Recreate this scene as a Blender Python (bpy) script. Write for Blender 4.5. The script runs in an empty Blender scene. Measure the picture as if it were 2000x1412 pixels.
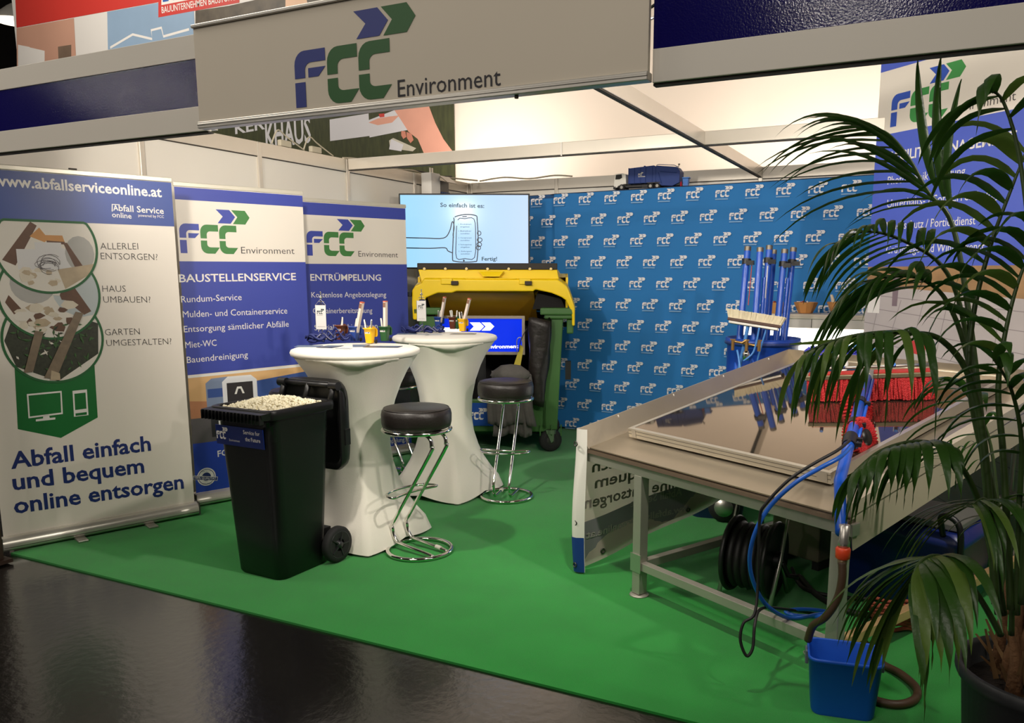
import bpy, math, random
from mathutils import Vector, Matrix
S = bpy.context.scene
COL = S.collection
rnd = random.Random(7)
R = math.radians
pi = math.pi
cos, sin = math.cos, math.sin

# ---------------------------------------------------------------- camera, world, lights
cam = bpy.data.cameras.new('camera')
cam.sensor_width = 36
cam.lens = 1559.2 / 2000 * 36
cam.shift_x = -73.2 / 2000
cam.shift_y = 90.1 / 2000
cam.clip_end = 200
co = bpy.data.objects.new('camera', cam)
_r = Vector((0.9, 0.4357, 0.0017)); _f = Vector((-0.4297, 0.8882, -0.1631)).normalized()
_r = (_r - _r.dot(_f) * _f).normalized(); _u = _r.cross(_f)
co.matrix_world = Matrix(((_r.x, _u.x, -_f.x, 0), (_r.y, _u.y, -_f.y, 0), (_r.z, _u.z, -_f.z, 1.55), (0, 0, 0, 1)))
COL.objects.link(co)
S.camera = co
S.view_settings.view_transform = 'Standard'
S.view_settings.look = 'None'
S.view_settings.gamma = 1
S.view_settings.use_curve_mapping = False
S.view_settings.exposure = 0.27
w = bpy.data.worlds.new('world'); S.world = w; w.use_nodes = True
w.node_tree.nodes['Background'].inputs[0].default_value = (1.0, 0.9, 0.78, 1)
w.node_tree.nodes['Background'].inputs[1].default_value = 0.022

def light(kind, loc, target, energy, size=0.2, col=(1, 0.92, 0.82), spot=120, blend=0.6, sy=None):
    l = bpy.data.lights.new('lamp_or_fill', kind)
    l.energy = energy; l.color = col
    if kind == 'AREA':
        l.size = size
        if sy: l.shape = 'RECTANGLE'; l.size_y = sy
    elif kind == 'SPOT':
        l.spot_size = R(spot); l.spot_blend = blend; l.shadow_soft_size = size
    else:
        l.shadow_soft_size = size
    o = bpy.data.objects.new('lamp_or_fill', l); COL.objects.link(o)
    d = Vector(target) - Vector(loc)
    o.location = loc; o.rotation_euler = d.to_track_quat('-Z', 'Y').to_euler()
    return o
# hall luminaires high above the aisle on the camera's side, plus one added poster fill
light('AREA', (-1.5, -3.0, 6.6), (-1.5, 2.0, 1.2), 125, 3.0)
light('AREA', (-7.0, 1.0, 6.6), (-5.0, 5.0, 1.0), 130, 2.5)
light('AREA', (3.5, 1.0, 6.6), (1.0, 4.0, 1.0), 60, 2.5)
light('AREA', (-11.0, 5.5, 6.7), (-11.0, 9.0, 5.6), 130, 3.0, sy=0.6)  # added fill without a real lamp, brightens the upper hall poster
for x_, e_ in ((-1.6, 420), (-10.0, 300), (-19.0, 200)): light('POINT', (x_, -9.8, 6.5), (0, 0, 0), e_, 0.2)
# flood lamps on the inner side of the fascia
FL = [((-1.0, 2.78, 2.42), (-2.9, 5.0, 0.4), 100, 0.05, 160),
      ((-2.7, 2.78, 2.42), (-2.4, 7.3, 1.2), 110, 0.05, 150),
      ((-3.9, 2.78, 2.42), (-3.4, 7.3, 1.4), 30, 0.05, 150),
      ((0.9, 2.78, 2.42), (-0.9, 7.0, 1.2), 110, 0.05, 150)]
for a, b, e, s_, sp in FL:
    light('SPOT', a, b, e, s_, spot=sp)
light('AREA', (-5.0, 7.95, 2.6), (-5.0, 9.0, 4.2), 28, 1.2, sy=0.3, col=(1, 0.9, 0.84))  # added light hidden behind the rear wall, brightens the hall wall
light('AREA', (0.0, 7.95, 2.6), (0.0, 9.0, 3.6), 48, 4.5, sy=0.3, col=(1, 0.9, 0.84))  # second added light for the hall wall, further right

# ---------------------------------------------------------------- helpers
def lin(c):
    c = c / 255
    return c / 12.92 if c <= 0.04045 else ((c + 0.055) / 1.055) ** 2.4
MATS = {}
def mat(name, rgb, rough=0.5, metal=0.0, spec=0.5, var=0.0, scale=8.0, bump=0.0, bscale=60.0, emit=0.0, trans=0.0, coat=0.0, stretch=None, sheen=0.0):
    if name in MATS: return MATS[name]
    m = bpy.data.materials.new(name); m.use_nodes = True
    nt = m.node_tree; p = nt.nodes['Principled BSDF']
    c = (lin(rgb[0]), lin(rgb[1]), lin(rgb[2]), 1)
    p.inputs['Base Color'].default_value = c
    p.inputs['Roughness'].default_value = rough
    p.inputs['Metallic'].default_value = metal
    p.inputs['Specular IOR Level'].default_value = spec
    p.inputs['Coat Weight'].default_value = coat
    p.inputs['Coat Roughness'].default_value = rough * 0.9
    p.inputs['Sheen Weight'].default_value = sheen
    tc = nt.nodes.new('ShaderNodeTexCoord')
    src = tc.outputs['Object']
    if stretch:
        mp = nt.nodes.new('ShaderNodeMapping'); mp.inputs['Scale'].default_value = stretch
        nt.links.new(src, mp.inputs[0]); src = mp.outputs[0]
    if var:
        n = nt.nodes.new('ShaderNodeTexNoise'); n.inputs['Scale'].default_value = scale; n.inputs['Detail'].default_value = 4
        nt.links.new(src, n.inputs['Vector'])
        mx = nt.nodes.new('ShaderNodeMix'); mx.data_type = 'RGBA'
        mx.inputs[6].default_value = tuple(max(0, x * (1 - var)) for x in c[:3]) + (1,)
        mx.inputs[7].default_value = tuple(min(1, x * (1 + var)) for x in c[:3]) + (1,)
        nt.links.new(n.outputs[0], mx.inputs[0]); nt.links.new(mx.outputs[2], p.inputs['Base Color'])
    if bump:
        n = nt.nodes.new('ShaderNodeTexNoise'); n.inputs['Scale'].default_value = bscale; n.inputs['Detail'].default_value = 3
        nt.links.new(src, n.inputs['Vector'])
        b = nt.nodes.new('ShaderNodeBump'); b.inputs['Strength'].default_value = bump; b.inputs['Distance'].default_value = 0.01
        nt.links.new(n.outputs[0], b.inputs['Height']); nt.links.new(b.outputs[0], p.inputs['Normal'])
    if emit:
        p.inputs['Emission Color'].default_value = c
        p.inputs['Emission Strength'].default_value = emit
    if trans:
        tr = nt.nodes.new('ShaderNodeBsdfTranslucent'); tr.inputs[0].default_value = tuple(min(1, x * 1.6) for x in c[:3]) + (1,)
        ms = nt.nodes.new('ShaderNodeMixShader'); ms.inputs[0].default_value = trans
        out = nt.nodes['Material Output']
        nt.links.new(p.outputs[0], ms.inputs[1]); nt.links.new(tr.outputs[0], ms.inputs[2]); nt.links.new(ms.outputs[0], out.inputs[0])
    MATS[name] = m
    return m

class MB:
    def __init__(s): s.v = []; s.f = []; s.sm = []; s.mi = []
    def add(s, V, F, smooth=False, mi=0):
        n = len(s.v); s.v += [tuple(p) for p in V]
        for f in F: s.f.append(tuple(i + n for i in f)); s.sm.append(smooth); s.mi.append(mi)
        return s
    def box(s, c, d, rz=0.0, mi=0, M=None):
        V = []
        for z in (-1, 1):
            for x, y in ((-1, -1), (1, -1), (1, 1), (-1, 1)):
                px, py = x * d[0] / 2, y * d[1] / 2
                p = Vector((px * cos(rz) - py * sin(rz), px * sin(rz) + py * cos(rz), z * d[2] / 2))
                if M is not None: p = M @ p
                V.append(p + Vector(c))
        return s.add(V, [(3, 2, 1, 0), (4, 5, 6, 7), (0, 1, 5, 4), (1, 2, 6, 5), (2, 3, 7, 6), (3, 0, 4, 7)], mi=mi)
    def hexa(s, V, mi=0):
        return s.add(V, [(3, 2, 1, 0), (4, 5, 6, 7), (0, 1, 5, 4), (1, 2, 6, 5), (2, 3, 7, 6), (3, 0, 4, 7)], mi=mi)
    def tube(s, pts, r, n=10, closed=False, smooth=True, mi=0, caps=True):
        P = [Vector(p) for p in pts]; m = len(P)
        rr = r if isinstance(r, (list, tuple)) else [r] * m
        T = []
        for i in range(m):
            a = P[(i - 1) % m] if (closed or i > 0) else P[i]
            b = P[(i + 1) % m] if (closed or i < m - 1) else P[i]
            T.append((b - a).normalized())
        u = T[0].orthogonal().normalized(); V = []
        for i in range(m):
            u = (u - u.dot(T[i]) * T[i])
            if u.length < 1e-6: u = T[i].orthogonal()
            u.normalize(); q = T[i].cross(u)
            for k in range(n):
                a = 2 * pi * k / n; V.append(P[i] + (u * cos(a) + q * sin(a)) * rr[i])
        F = []
        for i in range(m if closed else m - 1):
            j = (i + 1) % m
            off = 0
            if closed and i == m - 1:  # match the seam
                best = min(range(n), key=lambda o: sum((V[i * n + k] - V[(k + o) % n]).length for k in range(n))); off = best
            for k in range(n):
                F.append((i * n + k, i * n + (k + 1) % n, j * n + (k + 1 + off) % n, j * n + (k + off) % n))
        if not closed and caps:
            F += [tuple(range(n - 1, -1, -1)), tuple((m - 1) * n + k for k in range(n))]
        return s.add(V, F, smooth, mi)
    def cyl(s, p0, p1, r0, r1=None, n=20, smooth=True, mi=0):
        p0 = Vector(p0); p1 = Vector(p1); r1 = r0 if r1 is None else r1
        t = (p1 - p0).normalized(); u = t.orthogonal().normalized(); q = t.cross(u); V = []
        for p, r in ((p0, r0), (p1, r1)):
            for k in range(n):
                a = 2 * pi * k / n; V.append(p + (u * cos(a) + q * sin(a)) * r)
        s.add(V, [(k, (k + 1) % n, n + (k + 1) % n, n + k) for k in range(n)], smooth, mi)
        return s.add(V, [tuple(range(n - 1, -1, -1)), tuple(range(n, 2 * n))], False, mi)
    def lathe(s, prof, n=32, c=(0, 0, 0), M=None, mi=0, smooth=True):
        V = []; c = Vector(c)
        for r, z in prof:
            for k in range(n):
                a = 2 * pi * k / n; p = Vector((r * cos(a), r * sin(a), z))
                if M is not None: p = M @ p
                V.append(p + c)
        F = []
        for i in range(len(prof) - 1):
            for k in range(n):
                F.append((i * n + k, i * n + (k + 1) % n, (i + 1) * n + (k + 1) % n, (i + 1) * n + k))
        s.add(V, F, smooth, mi)
        return s
    def prism(s, poly, y0, y1, mi=0, ax='y'):
        n = len(poly)
        def q(u, v, t): return (u, t, v) if ax == 'y' else ((t, u, v) if ax == 'x' else (u, v, t))
        V = [q(u, v, y0) for u, v in poly] + [q(u, v, y1) for u, v in poly]
        F = [tuple(range(n)), tuple(range(2 * n - 1, n - 1, -1))] + [(k, k + n, (k + 1) % n + n, (k + 1) % n) for k in range(n)]
        return s.add(V, F, mi=mi)
    def flat(s, poly, y=0.0, mi=0):
        return s.add([(u, y, v) for u, v in poly], [tuple(range(len(poly)))], mi=mi)

def obj(name, mb, mats, parent=None, loc=None, rot=None, bevel=0.0, seg=2, subsurf=0, fix=True):
    me = bpy.data.meshes.new(name)
    me.from_pydata(mb.v, [], mb.f)
    me.polygons.foreach_set('use_smooth', mb.sm)
    me.polygons.foreach_set('material_index', mb.mi)
    for m in (mats if isinstance(mats, (list, tuple)) else [mats]): me.materials.append(m)
    me.update()
    if fix:
        import bmesh
        bm = bmesh.new(); bm.from_mesh(me); bmesh.ops.recalc_face_normals(bm, faces=bm.faces); bm.to_mesh(me); bm.free()
    o = bpy.data.objects.new(name, me); COL.objects.link(o)
    if parent is not None: o.parent = parent
    if loc: o.location = loc
    if rot: o.rotation_euler = rot
    if bevel:
        b = o.modifiers.new('bevel', 'BEVEL'); b.width = bevel; b.segments = seg; b.limit_method = 'ANGLE'; b.angle_limit = R(40)
    if subsurf:
        b = o.modifiers.new('sub', 'SUBSURF'); b.levels = b.render_levels = subsurf
    return o
def thing(name, label, cat, loc=(0, 0, 0), rz=0.0, group=None, rot=None):
    o = bpy.data.objects.new(name, None); COL.objects.link(o); o.empty_display_size = 0.1
    o.location = loc; o.rotation_euler = rot if rot else (0, 0, rz)
    return tag(o, label, cat, group)
def tag(o, label, cat, group=None, kind=None):
    o['label'] = label; o['category'] = cat
    if group: o['group'] = group
    if kind: o['kind'] = kind
    return o
def copy_tree(o, parent=None):
    c = o.copy(); COL.objects.link(c)
    if parent is not None: c.parent = parent
    for ch in list(o.children): copy_tree(ch, c)
    return c
def struct(o, label=None):
    o['kind'] = 'structure'
    if label: o['label'] = label
    return o
def spl(pts, k=6, closed=False):
    P = [Vector(p) for p in pts]; n = len(P); out = []
    for i in range(n if closed else n - 1):
        g = (lambda j: P[j % n]) if closed else (lambda j: P[max(0, min(n - 1, j))])
        a, b, c, d = g(i - 1), g(i), g(i + 1), g(i + 2)
        for s_ in range(k):
            t = s_ / k
            out.append(0.5 * ((2 * b) + (c - a) * t + (2 * a - 5 * b + 4 * c - d) * t * t + (3 * b - a - 3 * c + d) * t ** 3))
    if not closed: out.append(P[-1])
    return out
def rrect(w, h, r, n=4, c=(0, 0)):
    o = []
    for cx, cy, a0 in ((w / 2 - r, h / 2 - r, 0), (-w / 2 + r, h / 2 - r, 90), (-w / 2 + r, -h / 2 + r, 180), (w / 2 - r, -h / 2 + r, 270)):
        for k in range(n + 1):
            a = R(a0 + 90 * k / n); o.append((c[0] + cx + r * cos(a), c[1] + cy + r * sin(a)))
    return o
def disc(c, r, n=40, ry=None):
    ry = ry or r
    return [(c[0] + r * cos(2 * pi * k / n), c[1] + ry * sin(2 * pi * k / n)) for k in range(n)]
def text(mb, s, p0, p1, h=None, bold=0.0, y=-0.002, mi=0, hx=None, mirror=False):
    """lettering between baseline points p0 and p1 (u, v), capital height h"""
    c = bpy.data.curves.new('t', 'FONT'); c.body = s; c.size = 1; c.resolution_u = 2; c.offset = bold
    o = bpy.data.objects.new('t', c); me = bpy.data.meshes.new_from_object(o)
    V = [v.co.copy() for v in me.vertices]; F = [tuple(p.vertices) for p in me.polygons]
    x0 = min(v.x for v in V); x1 = max(v.x for v in V)
    L = math.hypot(p1[0] - p0[0], p1[1] - p0[1]); k = L / (x1 - x0)
    kh = (h / 0.69) if h else k
    ex = ((p1[0] - p0[0]) / L, (p1[1] - p0[1]) / L)
    out = []
    for v in V:
        a = (v.x - x0) * k; b = v.y * kh
        if mirror: a = L - a
        out.append((p0[0] + ex[0] * a, y, p0[1] + ex[1] * a + b))
    mb.add(out, F, mi=mi)
    bpy.data.objects.remove(o); bpy.data.curves.remove(c); bpy.data.meshes.remove(me)
def ribbon(mb, pts, w, y=-0.002, mi=0, closed=False):
    n = len(pts); L = []; Rr = []
    for i in range(n):
        a = pts[(i - 1) % n] if (closed or i) else pts[i]; b = pts[(i + 1) % n] if (closed or i < n - 1) else pts[i]
        d = Vector((b[0] - a[0], b[1] - a[1])).normalized(); q = (-d.y * w / 2, d.x * w / 2)
        L.append((pts[i][0] + q[0], y, pts[i][1] + q[1])); Rr.append((pts[i][0] - q[0], y, pts[i][1] - q[1]))
    mb.add(L + Rr, [(i, (i + 1) % n, n + (i + 1) % n, n + i) for i in range(n if closed else n - 1)], mi=mi)
def arc(cx, cy, r, a0, a1, n=8, ry=None):
    ry = ry or r
    return [(cx + r * cos(R(a0 + (a1 - a0) * k / n)), cy + ry * sin(R(a0 + (a1 - a0) * k / n))) for k in range(n + 1)]
# the three-letter emblem with two chevrons, in a unit box 573 x 336
def emblem(mb, u0, v0, w, h, y=-0.002, mb_=0, mg=1, skew=0.0, n=5):
    def T(p, dx=0): return [(u0 + (a + dx) / 573 * w, v0 + b / 336 * h + skew * (a + dx) / 573 * w) for a, b in p]
    F1 = [(0, 114)] + arc(50, 166, 50, 180, 90, n, 54) + [(154, 220), (154, 172), (84, 172)] + arc(82, 144, 30, 90, 180, n, 28) + [(52, 114)]
    F2 = [(68, 114), (68, 150), (154, 150), (118, 114)]
    F3 = [(0, 98), (52, 98), (52, 0), (0, 0)]
    C1 = [(162, 114)] + arc(214, 162, 52, 180, 90, n, 56) + [(306, 218), (306, 168), (244, 168)] + arc(240, 142, 28, 90, 180, n, 26) + [(212, 114)]
    C2 = [(162, 98)] + arc(214, 54, 52, 180, 270, n, 54) + [(272, 0), (312, 48), (244, 48)] + arc(240, 70, 28, 270, 180, n, 22) + [(212, 98)]
    for p in (F1, F2, F3): mb.flat(T(p), y, mb_)
    for p in (C1, C2):
        mb.flat(T(p), y, mg); mb.flat(T(p, 150), y, mg)
    mb.flat(T([(296, 336), (406, 336), (452, 284), (412, 232), (306, 232), (350, 284)]), y, mb_)
    mb.flat(T([(422, 336), (536, 336), (573, 284), (534, 230), (430, 230), (470, 284)]), y, mg)

# shared materials
WALLP = mat('wall_laminate', (232, 226, 214), 0.38, var=0.03, scale=1.5)
ALU = mat('anodised_aluminium', (196, 192, 184), 0.35, 0.85, var=0.06, scale=5)
ALUP = mat('brushed_aluminium', (190, 186, 178), 0.3, 0.9, var=0.1, scale=3, stretch=(1, 1, 20))
WHITE = mat('white_board', (226, 220, 208), 0.45, var=0.03, scale=2)
NAVY = mat('navy_film', (18, 14, 88), 0.12, spec=0.25, var=0.05, bump=0.06, bscale=160)
BLUEP = mat('print_blue', (50, 72, 165), 0.42, var=0.04, scale=3)
GREENP = mat('print_green', (62, 122, 60), 0.45, var=0.03)
GREYT = mat('print_grey', (70, 66, 62), 0.5, var=0.03)
WHITEP = mat('print_white', (226, 222, 216), 0.42, var=0.02, scale=2)
BANW = mat('banner_film', (222, 214, 202), 0.4, var=0.03, scale=1.2, bump=0.05, bscale=3)
CHROME = mat('chrome', (225, 222, 215), 0.07, 1.0, var=0.02)
BLACKP = mat('black_plastic', (14, 14, 15), 0.42, var=0.1, bump=0.08, bscale=300)
RUBBER = mat('rubber', (26, 26, 26), 0.75, var=0.1)

# ---------------------------------------------------------------- setting
m_floor = mat('hall_floor_black', (20, 18, 16), 0.2, spec=0.8, var=0.3, scale=3, bump=0.2, bscale=26, coat=0.6)
o = obj('floor', MB().box((-3, 1, -0.06), (40, 40, 0.1)), m_floor); struct(o, 'black glossy hall floor in front of the stand')
m_carpet = mat('carpet_green', (26, 142, 48), 0.95, spec=0.1, var=0.16, scale=5, bump=0.5, bscale=500, sheen=0.2)
o = obj('carpet', MB().add([(-4.62, 2.56, -0.01), (3.2, 2.56, -0.01), (3.2, 7.72, -0.01), (-4.62, 7.72, -0.01), (-4.62, 2.56, 0.0), (3.2, 2.56, 0.0), (3.2, 7.72, 0.0), (-4.62, 7.72, 0.0)],
    [(3, 2, 1, 0), (4, 5, 6, 7), (0, 1, 5, 4), (1, 2, 6, 5), (2, 3, 7, 6), (3, 0, 4, 7)]), m_carpet)
tag(o, 'bright green exhibition carpet covering the stand floor', 'carpet', kind='structure')
m_ceil = mat('hall_ceiling_dark', (38, 34, 28), 0.9, var=0.2, scale=1)
o = obj('ceiling', MB().box((-3, 1, 7.3), (44, 40, 0.2)), m_ceil); struct(o, 'dark roof of the exhibition hall')
m_hall = mat('hall_wall_paint', (240, 226, 208), 0.7, var=0.04, scale=0.6)
o = obj('wall_hall', MB().box((-2.71, 9.1, 3.6), (23.4, 0.16, 7.2)), m_hall); struct(o, 'tall cream hall wall rising behind the stand')

def wall(name, axis, fixed, marks, sgn, label):
    root = bpy.data.objects.new(name, None); COL.objects.link(root); struct(root, label)
    def B(a0, a1, z0, z1, t0, t1):
        c = ((a0 + a1) / 2, (t0 + t1) / 2, (z0 + z1) / 2); d = (a1 - a0, t1 - t0, z1 - z0)
        if axis == 'y': c = (c[1], c[0], c[2]); d = (d[1], d[0], d[2])
        return MB().box(c, d)
    f0, f1 = fixed - 0.02 * (1 if sgn > 0 else -1), fixed
    for i in range(len(marks) - 1):
        a, b = marks[i] + 0.02, marks[i + 1] - 0.02
        obj('panel', B(a, b, 0.0, 2.44, fixed + sgn * 0.012, fixed + sgn * 0.016), WALLP, root)
        obj('rail', B(a, b, 2.445, 2.55, fixed + sgn * 0.0, fixed + sgn * 0.03), ALU2, root, bevel=0.002)
        obj('rail', B(a, b, 2.438, 2.445, fixed + sgn * 0.004, fixed + sgn * 0.026), DARKG, root)
    for a in marks:
        obj('post', B(a - 0.02, a + 0.02, 0.0, 2.55, fixed - sgn * 0.006, fixed + sgn * 0.036), ALU2, root, bevel=0.006)
ALU2 = mat('painted_profile', (214, 206, 192), 0.3, 0.35, var=0.03)
DARKG = mat('dark_gap', (60, 54, 46), 0.7, var=0.1)
wall('wall_left', 'y', -4.74, [2.66, 3.70, 4.72, 5.74, 6.74, 7.74], -1, 'white panel wall on the left side of the stand')
wall('wall_back', 'x', 7.76, [-4.72, -3.68, -2.63, -1.58, -0.53, 0.52, 1.57, 2.6, 3.6], 1, 'white panel wall at the back of the stand')

# fascia across the open front: lower lip, recessed blue band, upper strip
def fascia(x0, x1, label):
    t = thing('fascia', label, 'fascia', ((x0 + x1) / 2, 2.58, 2.16))
    L = x1 - x0
    obj('lower_board', MB().box((0, 0, 0.051), (L, 0.03, 0.102)), WHITE, t, bevel=0.002)
    obj('blue_band', MB().box((0, 0.004, 0.198), (L, 0.03, 0.19)), NAVY, t)
    obj('upper_board', MB().box((0, 0, 0.343), (L, 0.03, 0.098)), WHITE, t, bevel=0.002)
    obj('edge_profile', MB().box((0, 0.012, -0.004), (L, 0.03, 0.007)), DARKG, t)
    obj('back_rail', MB().box((0, 0.035, 0.2), (L, 0.03, 0.38)), ALU2, t)
    return t
fascia(-4.76, -2.875, 'white fascia beam with navy blue band, left of the sign')
fascia(-0.878, 2.6, 'white fascia beam with navy blue band, right of the sign')
t = thing('fascia_sign', 'large beige sign board with emblem and the word Environment, above the entrance', 'sign', (-1.8765, 2.54, 2.18))
obj('board', MB().box((0, 0.0, 0.192), (1.992, 0.02, 0.384)), mat('sign_board', (214, 204, 186), 0.5, var=0.03, scale=2), t, bevel=0.002)
obj('top_profile', MB().box((0, -0.004, 0.386), (1.996, 0.034, 0.014)), ALU, t, bevel=0.003)
obj('bottom_profile', MB().box((0, 0.004, -0.006), (1.996, 0.046, 0.028)).box((0, -0.016, -0.004), (1.996, 0.01, 0.01)), ALU, t, bevel=0.003)
mb = MB(); e = [(-2.332,2.199),(-1.758,2.452),(-2.018,2.512)]
emblem(mb, e[0][0] + 1.8765, e[0][1] - 2.18, e[1][0] - e[0][0], e[2][1] - e[0][1] + 0.004, -0.0115)
obj('emblem_print', mb, [mat('sign_blue', (38, 52, 130), 0.4, var=0.04), mat('sign_green', (30, 90, 34), 0.4, var=0.04)], t)
mb = MB(); e = [(-1.844,2.196),(-1.412,2.193)]
text(mb, 'Environment', (e[0][0] + 1.8765, e[0][1] - 2.18), (e[1][0] + 1.8765, e[0][1] - 2.18), 0.06, 0.0, -0.0115)
obj('lettering', mb, mat('print_dark', (34, 32, 40), 0.5, var=0.03), t)
obj('hook', MB().cyl((0.52, 0, -0.03), (0.52, 0, -0.015), 0.007), DARKG, t)

# beams
def beam(name, p0, p1, label, z0=2.45, z1=2.55, joints=()):
    a = Vector(p0); b = Vector(p1); L = (b - a).length; rz = math.atan2(b.y - a.y, b.x - a.x)
    t = thing(name, label, 'beam', ((a.x + b.x) / 2, (a.y + b.y) / 2, z0), rz)
    obj('profile', MB().box((0, 0, (z1 - z0) / 2 + 0.004), (L, 0.036, z1 - z0 - 0.008)), ALU2, t, bevel=0.003)
    obj('groove', MB().box((0, 0, 0.002), (L, 0.03, 0.006)), DARKG, t)
    for j in joints:
        obj('connector', MB().box((j * L - L / 2, 0, (z1 - z0) / 2), (0.012, 0.042, z1 - z0)), ALU, t)
beam('cross_beam', (-4.72, 5.74), (2.6, 5.74), 'white horizontal beam spanning the stand from side to side', joints=(0.28, 0.57))
beam('lengthwise_beam', (-1.58, 2.64), (-1.58, 5.72), 'white beam running back from the entrance sign to the cross beam', joints=(0.35,))
beam('lengthwise_beam', (-1.58, 5.76), (-1.58, 7.74), 'white beam running from the cross beam to the rear wall')

# flood lamps
def flood(loc, tgt, label):
    t = thing('flood_lamp', label, 'lamp', loc)
    d = (Vector(tgt) - Vector(loc)); q = d.to_track_quat('-Z', 'Y').to_matrix()
    h = MB().lathe([(0.02, 0.12), (0.05, 0.11), (0.07, 0.05), (0.085, 0.02), (0.09, 0.0), (0.078, 0.004), (0.03, 0.06), (0.0, 0.065)], 20, M=q)
    obj('housing', h, mat('lamp_housing', (200, 196, 188), 0.35, 0.5, var=0.05), t)
    obj('bulb', MB().lathe([(0.0, 0.03), (0.016, 0.033), (0.016, 0.055), (0, 0.058)], 10, M=q), mat('lamp_glow', (255, 240, 215), 0.4, emit=18), t)
    obj('bracket', MB().tube([(-0.09, 0, 0.02), (-0.1, 0, -0.07), (0.1, 0, -0.07), (0.09, 0, 0.02)], 0.006, 8).box((0, 0, -0.085), (0.05, 0.05, 0.03)), ALU, t)
    return t
flood((-1.02, 2.615, 2.655), (-2.9, 5.0, 0.4), 'round flood lamp on the fascia right of the entrance sign')


# ---------------------------------------------------------------- hall posters
def quad(mb, l, y=0.0, mi=0): mb.flat(l, y, mi)
def palette(*a): return [mat(n, c, 0.5, var=v, scale=s, bump=0.0) for n, c, v, s in a]
t = thing('hall_poster', 'wide building company poster with red band, house pictures and sky, high on the hall wall', 'poster', (-10.4, 8.99, 5.0))
obj('sheet', MB().box((0, 0, 1.05), (8.0, 0.02, 2.2)), WHITEP, t)
mb = MB(); ox, oz = 10.4, -5.0
def PH(l): return [(a + 10.4, b - 5.0) for a, b in l]
quad(mb, PH([(-14.341,5.659),(-12.037,5.615),(-10.68,5.587),(-10.632,6.02),(-14.252,6.57)]), -0.013, 0)
quad(mb, PH([(-14.343,5.651),(-12.845,5.621),(-12.888,4.892),(-14.461,4.892)]), -0.013, 1)
quad(mb, PH([(-12.038,5.608),(-10.142,5.57),(-10.163,4.929),(-12.115,4.85)]), -0.013, 2)
quad(mb, PH([(-10.12,5.37),(-9.44,5.349),(-7.655,5.378),(-7.687,4.803),(-10.167,4.893)]), -0.0125, 4)
quad(mb, PH([(-10.903,5.379),(-9.239,5.363),(-9.219,5.604),(-10.851,5.84)]), -0.014, 0)
quad(mb, PH([(-10.817,5.541),(-10.019,5.532),(-10.001,5.717),(-10.785,5.83)]), -0.015, 3)
quad(mb, PH([(-8.377,5.351),(-8.015,5.301),(-7.983,5.088),(-8.393,5.122)]), -0.014, 5)
quad(mb, PH([(-14.346,5.391),(-13.657,5.215),(-13.695,4.977),(-14.405,5.052)]), -0.014, 3)
quad(mb, PH([(-13.306,5.239),(-12.967,5.231),(-12.995,5.046),(-13.322,5.05)]), -0.014, 6)
for l in ([(-12.036,5.078),(-11.495,5.21),(-11.071,5.093),(-11.079,5.219),(-10.852,5.228),(-10.822,5.1),(-10.271,5.134)], [(-14.36,5.146),(-14.321,5.371),(-14.052,5.308),(-14.087,5.1)]):
    ribbon(mb, PH(l), 0.035, -0.0145, 3)
text(mb, 'BAUUNTERNEHMEN BAUSTOFFE BETON', PH([(-10.819,5.426),(-8.942,5.403)])[0], PH([(-10.819,5.426),(-8.942,5.403)])[1], 0.09, 0.01, -0.016, 3)
text(mb, 'LO', PH([(-10.779,5.586),(-10.44,5.583)])[0], PH([(-10.779,5.586),(-10.44,5.583)])[1], 0.2, 0.03, -0.0165, 7)
obj('poster_print', mb, palette(('p_red', (200, 56, 48), .04, 2), ('p_room', (196, 150, 128), .15, 1), ('p_sky', (142, 168, 194), .3, .8), ('p_white', (232, 228, 222), .03, 2),
    ('p_trees', (84, 74, 58), .8, 5), ('p_sun', (240, 196, 160), .1, 2), ('p_frame', (120, 100, 84), .4, 3), ('p_blue', (40, 90, 170), .05, 2)), t, fix=False)
t = thing('hall_poster', 'meadow poster with a hand holding white cards, low on the hall wall', 'poster', (-8.2, 8.99, 3.0))
def PH2(l): return [(a + 8.2, b - 3.0) for a, b in l]
obj('sheet', MB().box((-0.0, 0, 0.55), (5.0, 0.02, 1.9)), mat('p_meadow', (58, 62, 30), 0.6, var=0.75, scale=14, stretch=(1.6, 1, 0.35)), t)
mb = MB()
quad(mb, PH2([(-7.697,3.655),(-7.031,3.681),(-7.026,3.392),(-7.704,3.372)]), -0.0125, 0)
quad(mb, PH2([(-7.052,3.591),(-6.382,3.736),(-6.392,3.424),(-7.027,3.372)]), -0.013, 0)
quad(mb, PH2([(-6.709,3.311),(-6.641,3.339),(-6.279,3.185),(-6.336,3.15),(-6.696,3.212)]), -0.013, 4)
quad(mb, PH2([(-6.675,3.328),(-6.48,3.244),(-6.516,3.162),(-6.713,3.2)]), -0.0132, 0)
quad(mb, PH2([(-7.036,3.564),(-6.882,3.604),(-6.681,3.614),(-6.533,3.615),(-6.651,3.534),(-6.885,3.519)]), -0.0135, 1)
quad(mb, PH2([(-6.628,3.712),(-6.065,3.69),(-5.976,3.482),(-5.856,3.272),(-5.721,3.112),(-6.16,3.114),(-6.251,3.299),(-6.393,3.399),(-6.502,3.548)]), -0.014, 1)
quad(mb, PH2([(-6.507,3.42),(-6.442,3.409),(-6.428,3.337),(-6.478,3.315),(-6.509,3.362)]), -0.0145, 2)
quad(mb, PH2([(-6.426,3.401),(-6.346,3.37),(-6.316,3.291),(-6.365,3.255),(-6.42,3.323)]), -0.0145, 2)
quad(mb, PH2([(-6.863,3.661),(-6.771,3.66),(-6.772,3.615),(-6.848,3.614)]), -0.0145, 3)
e = PH2([(-8.884,3.353),(-8.041,3.388)]); text(mb, 'KHAUS', e[0], e[1], 0.34, 0.02, -0.013, 0)
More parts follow.
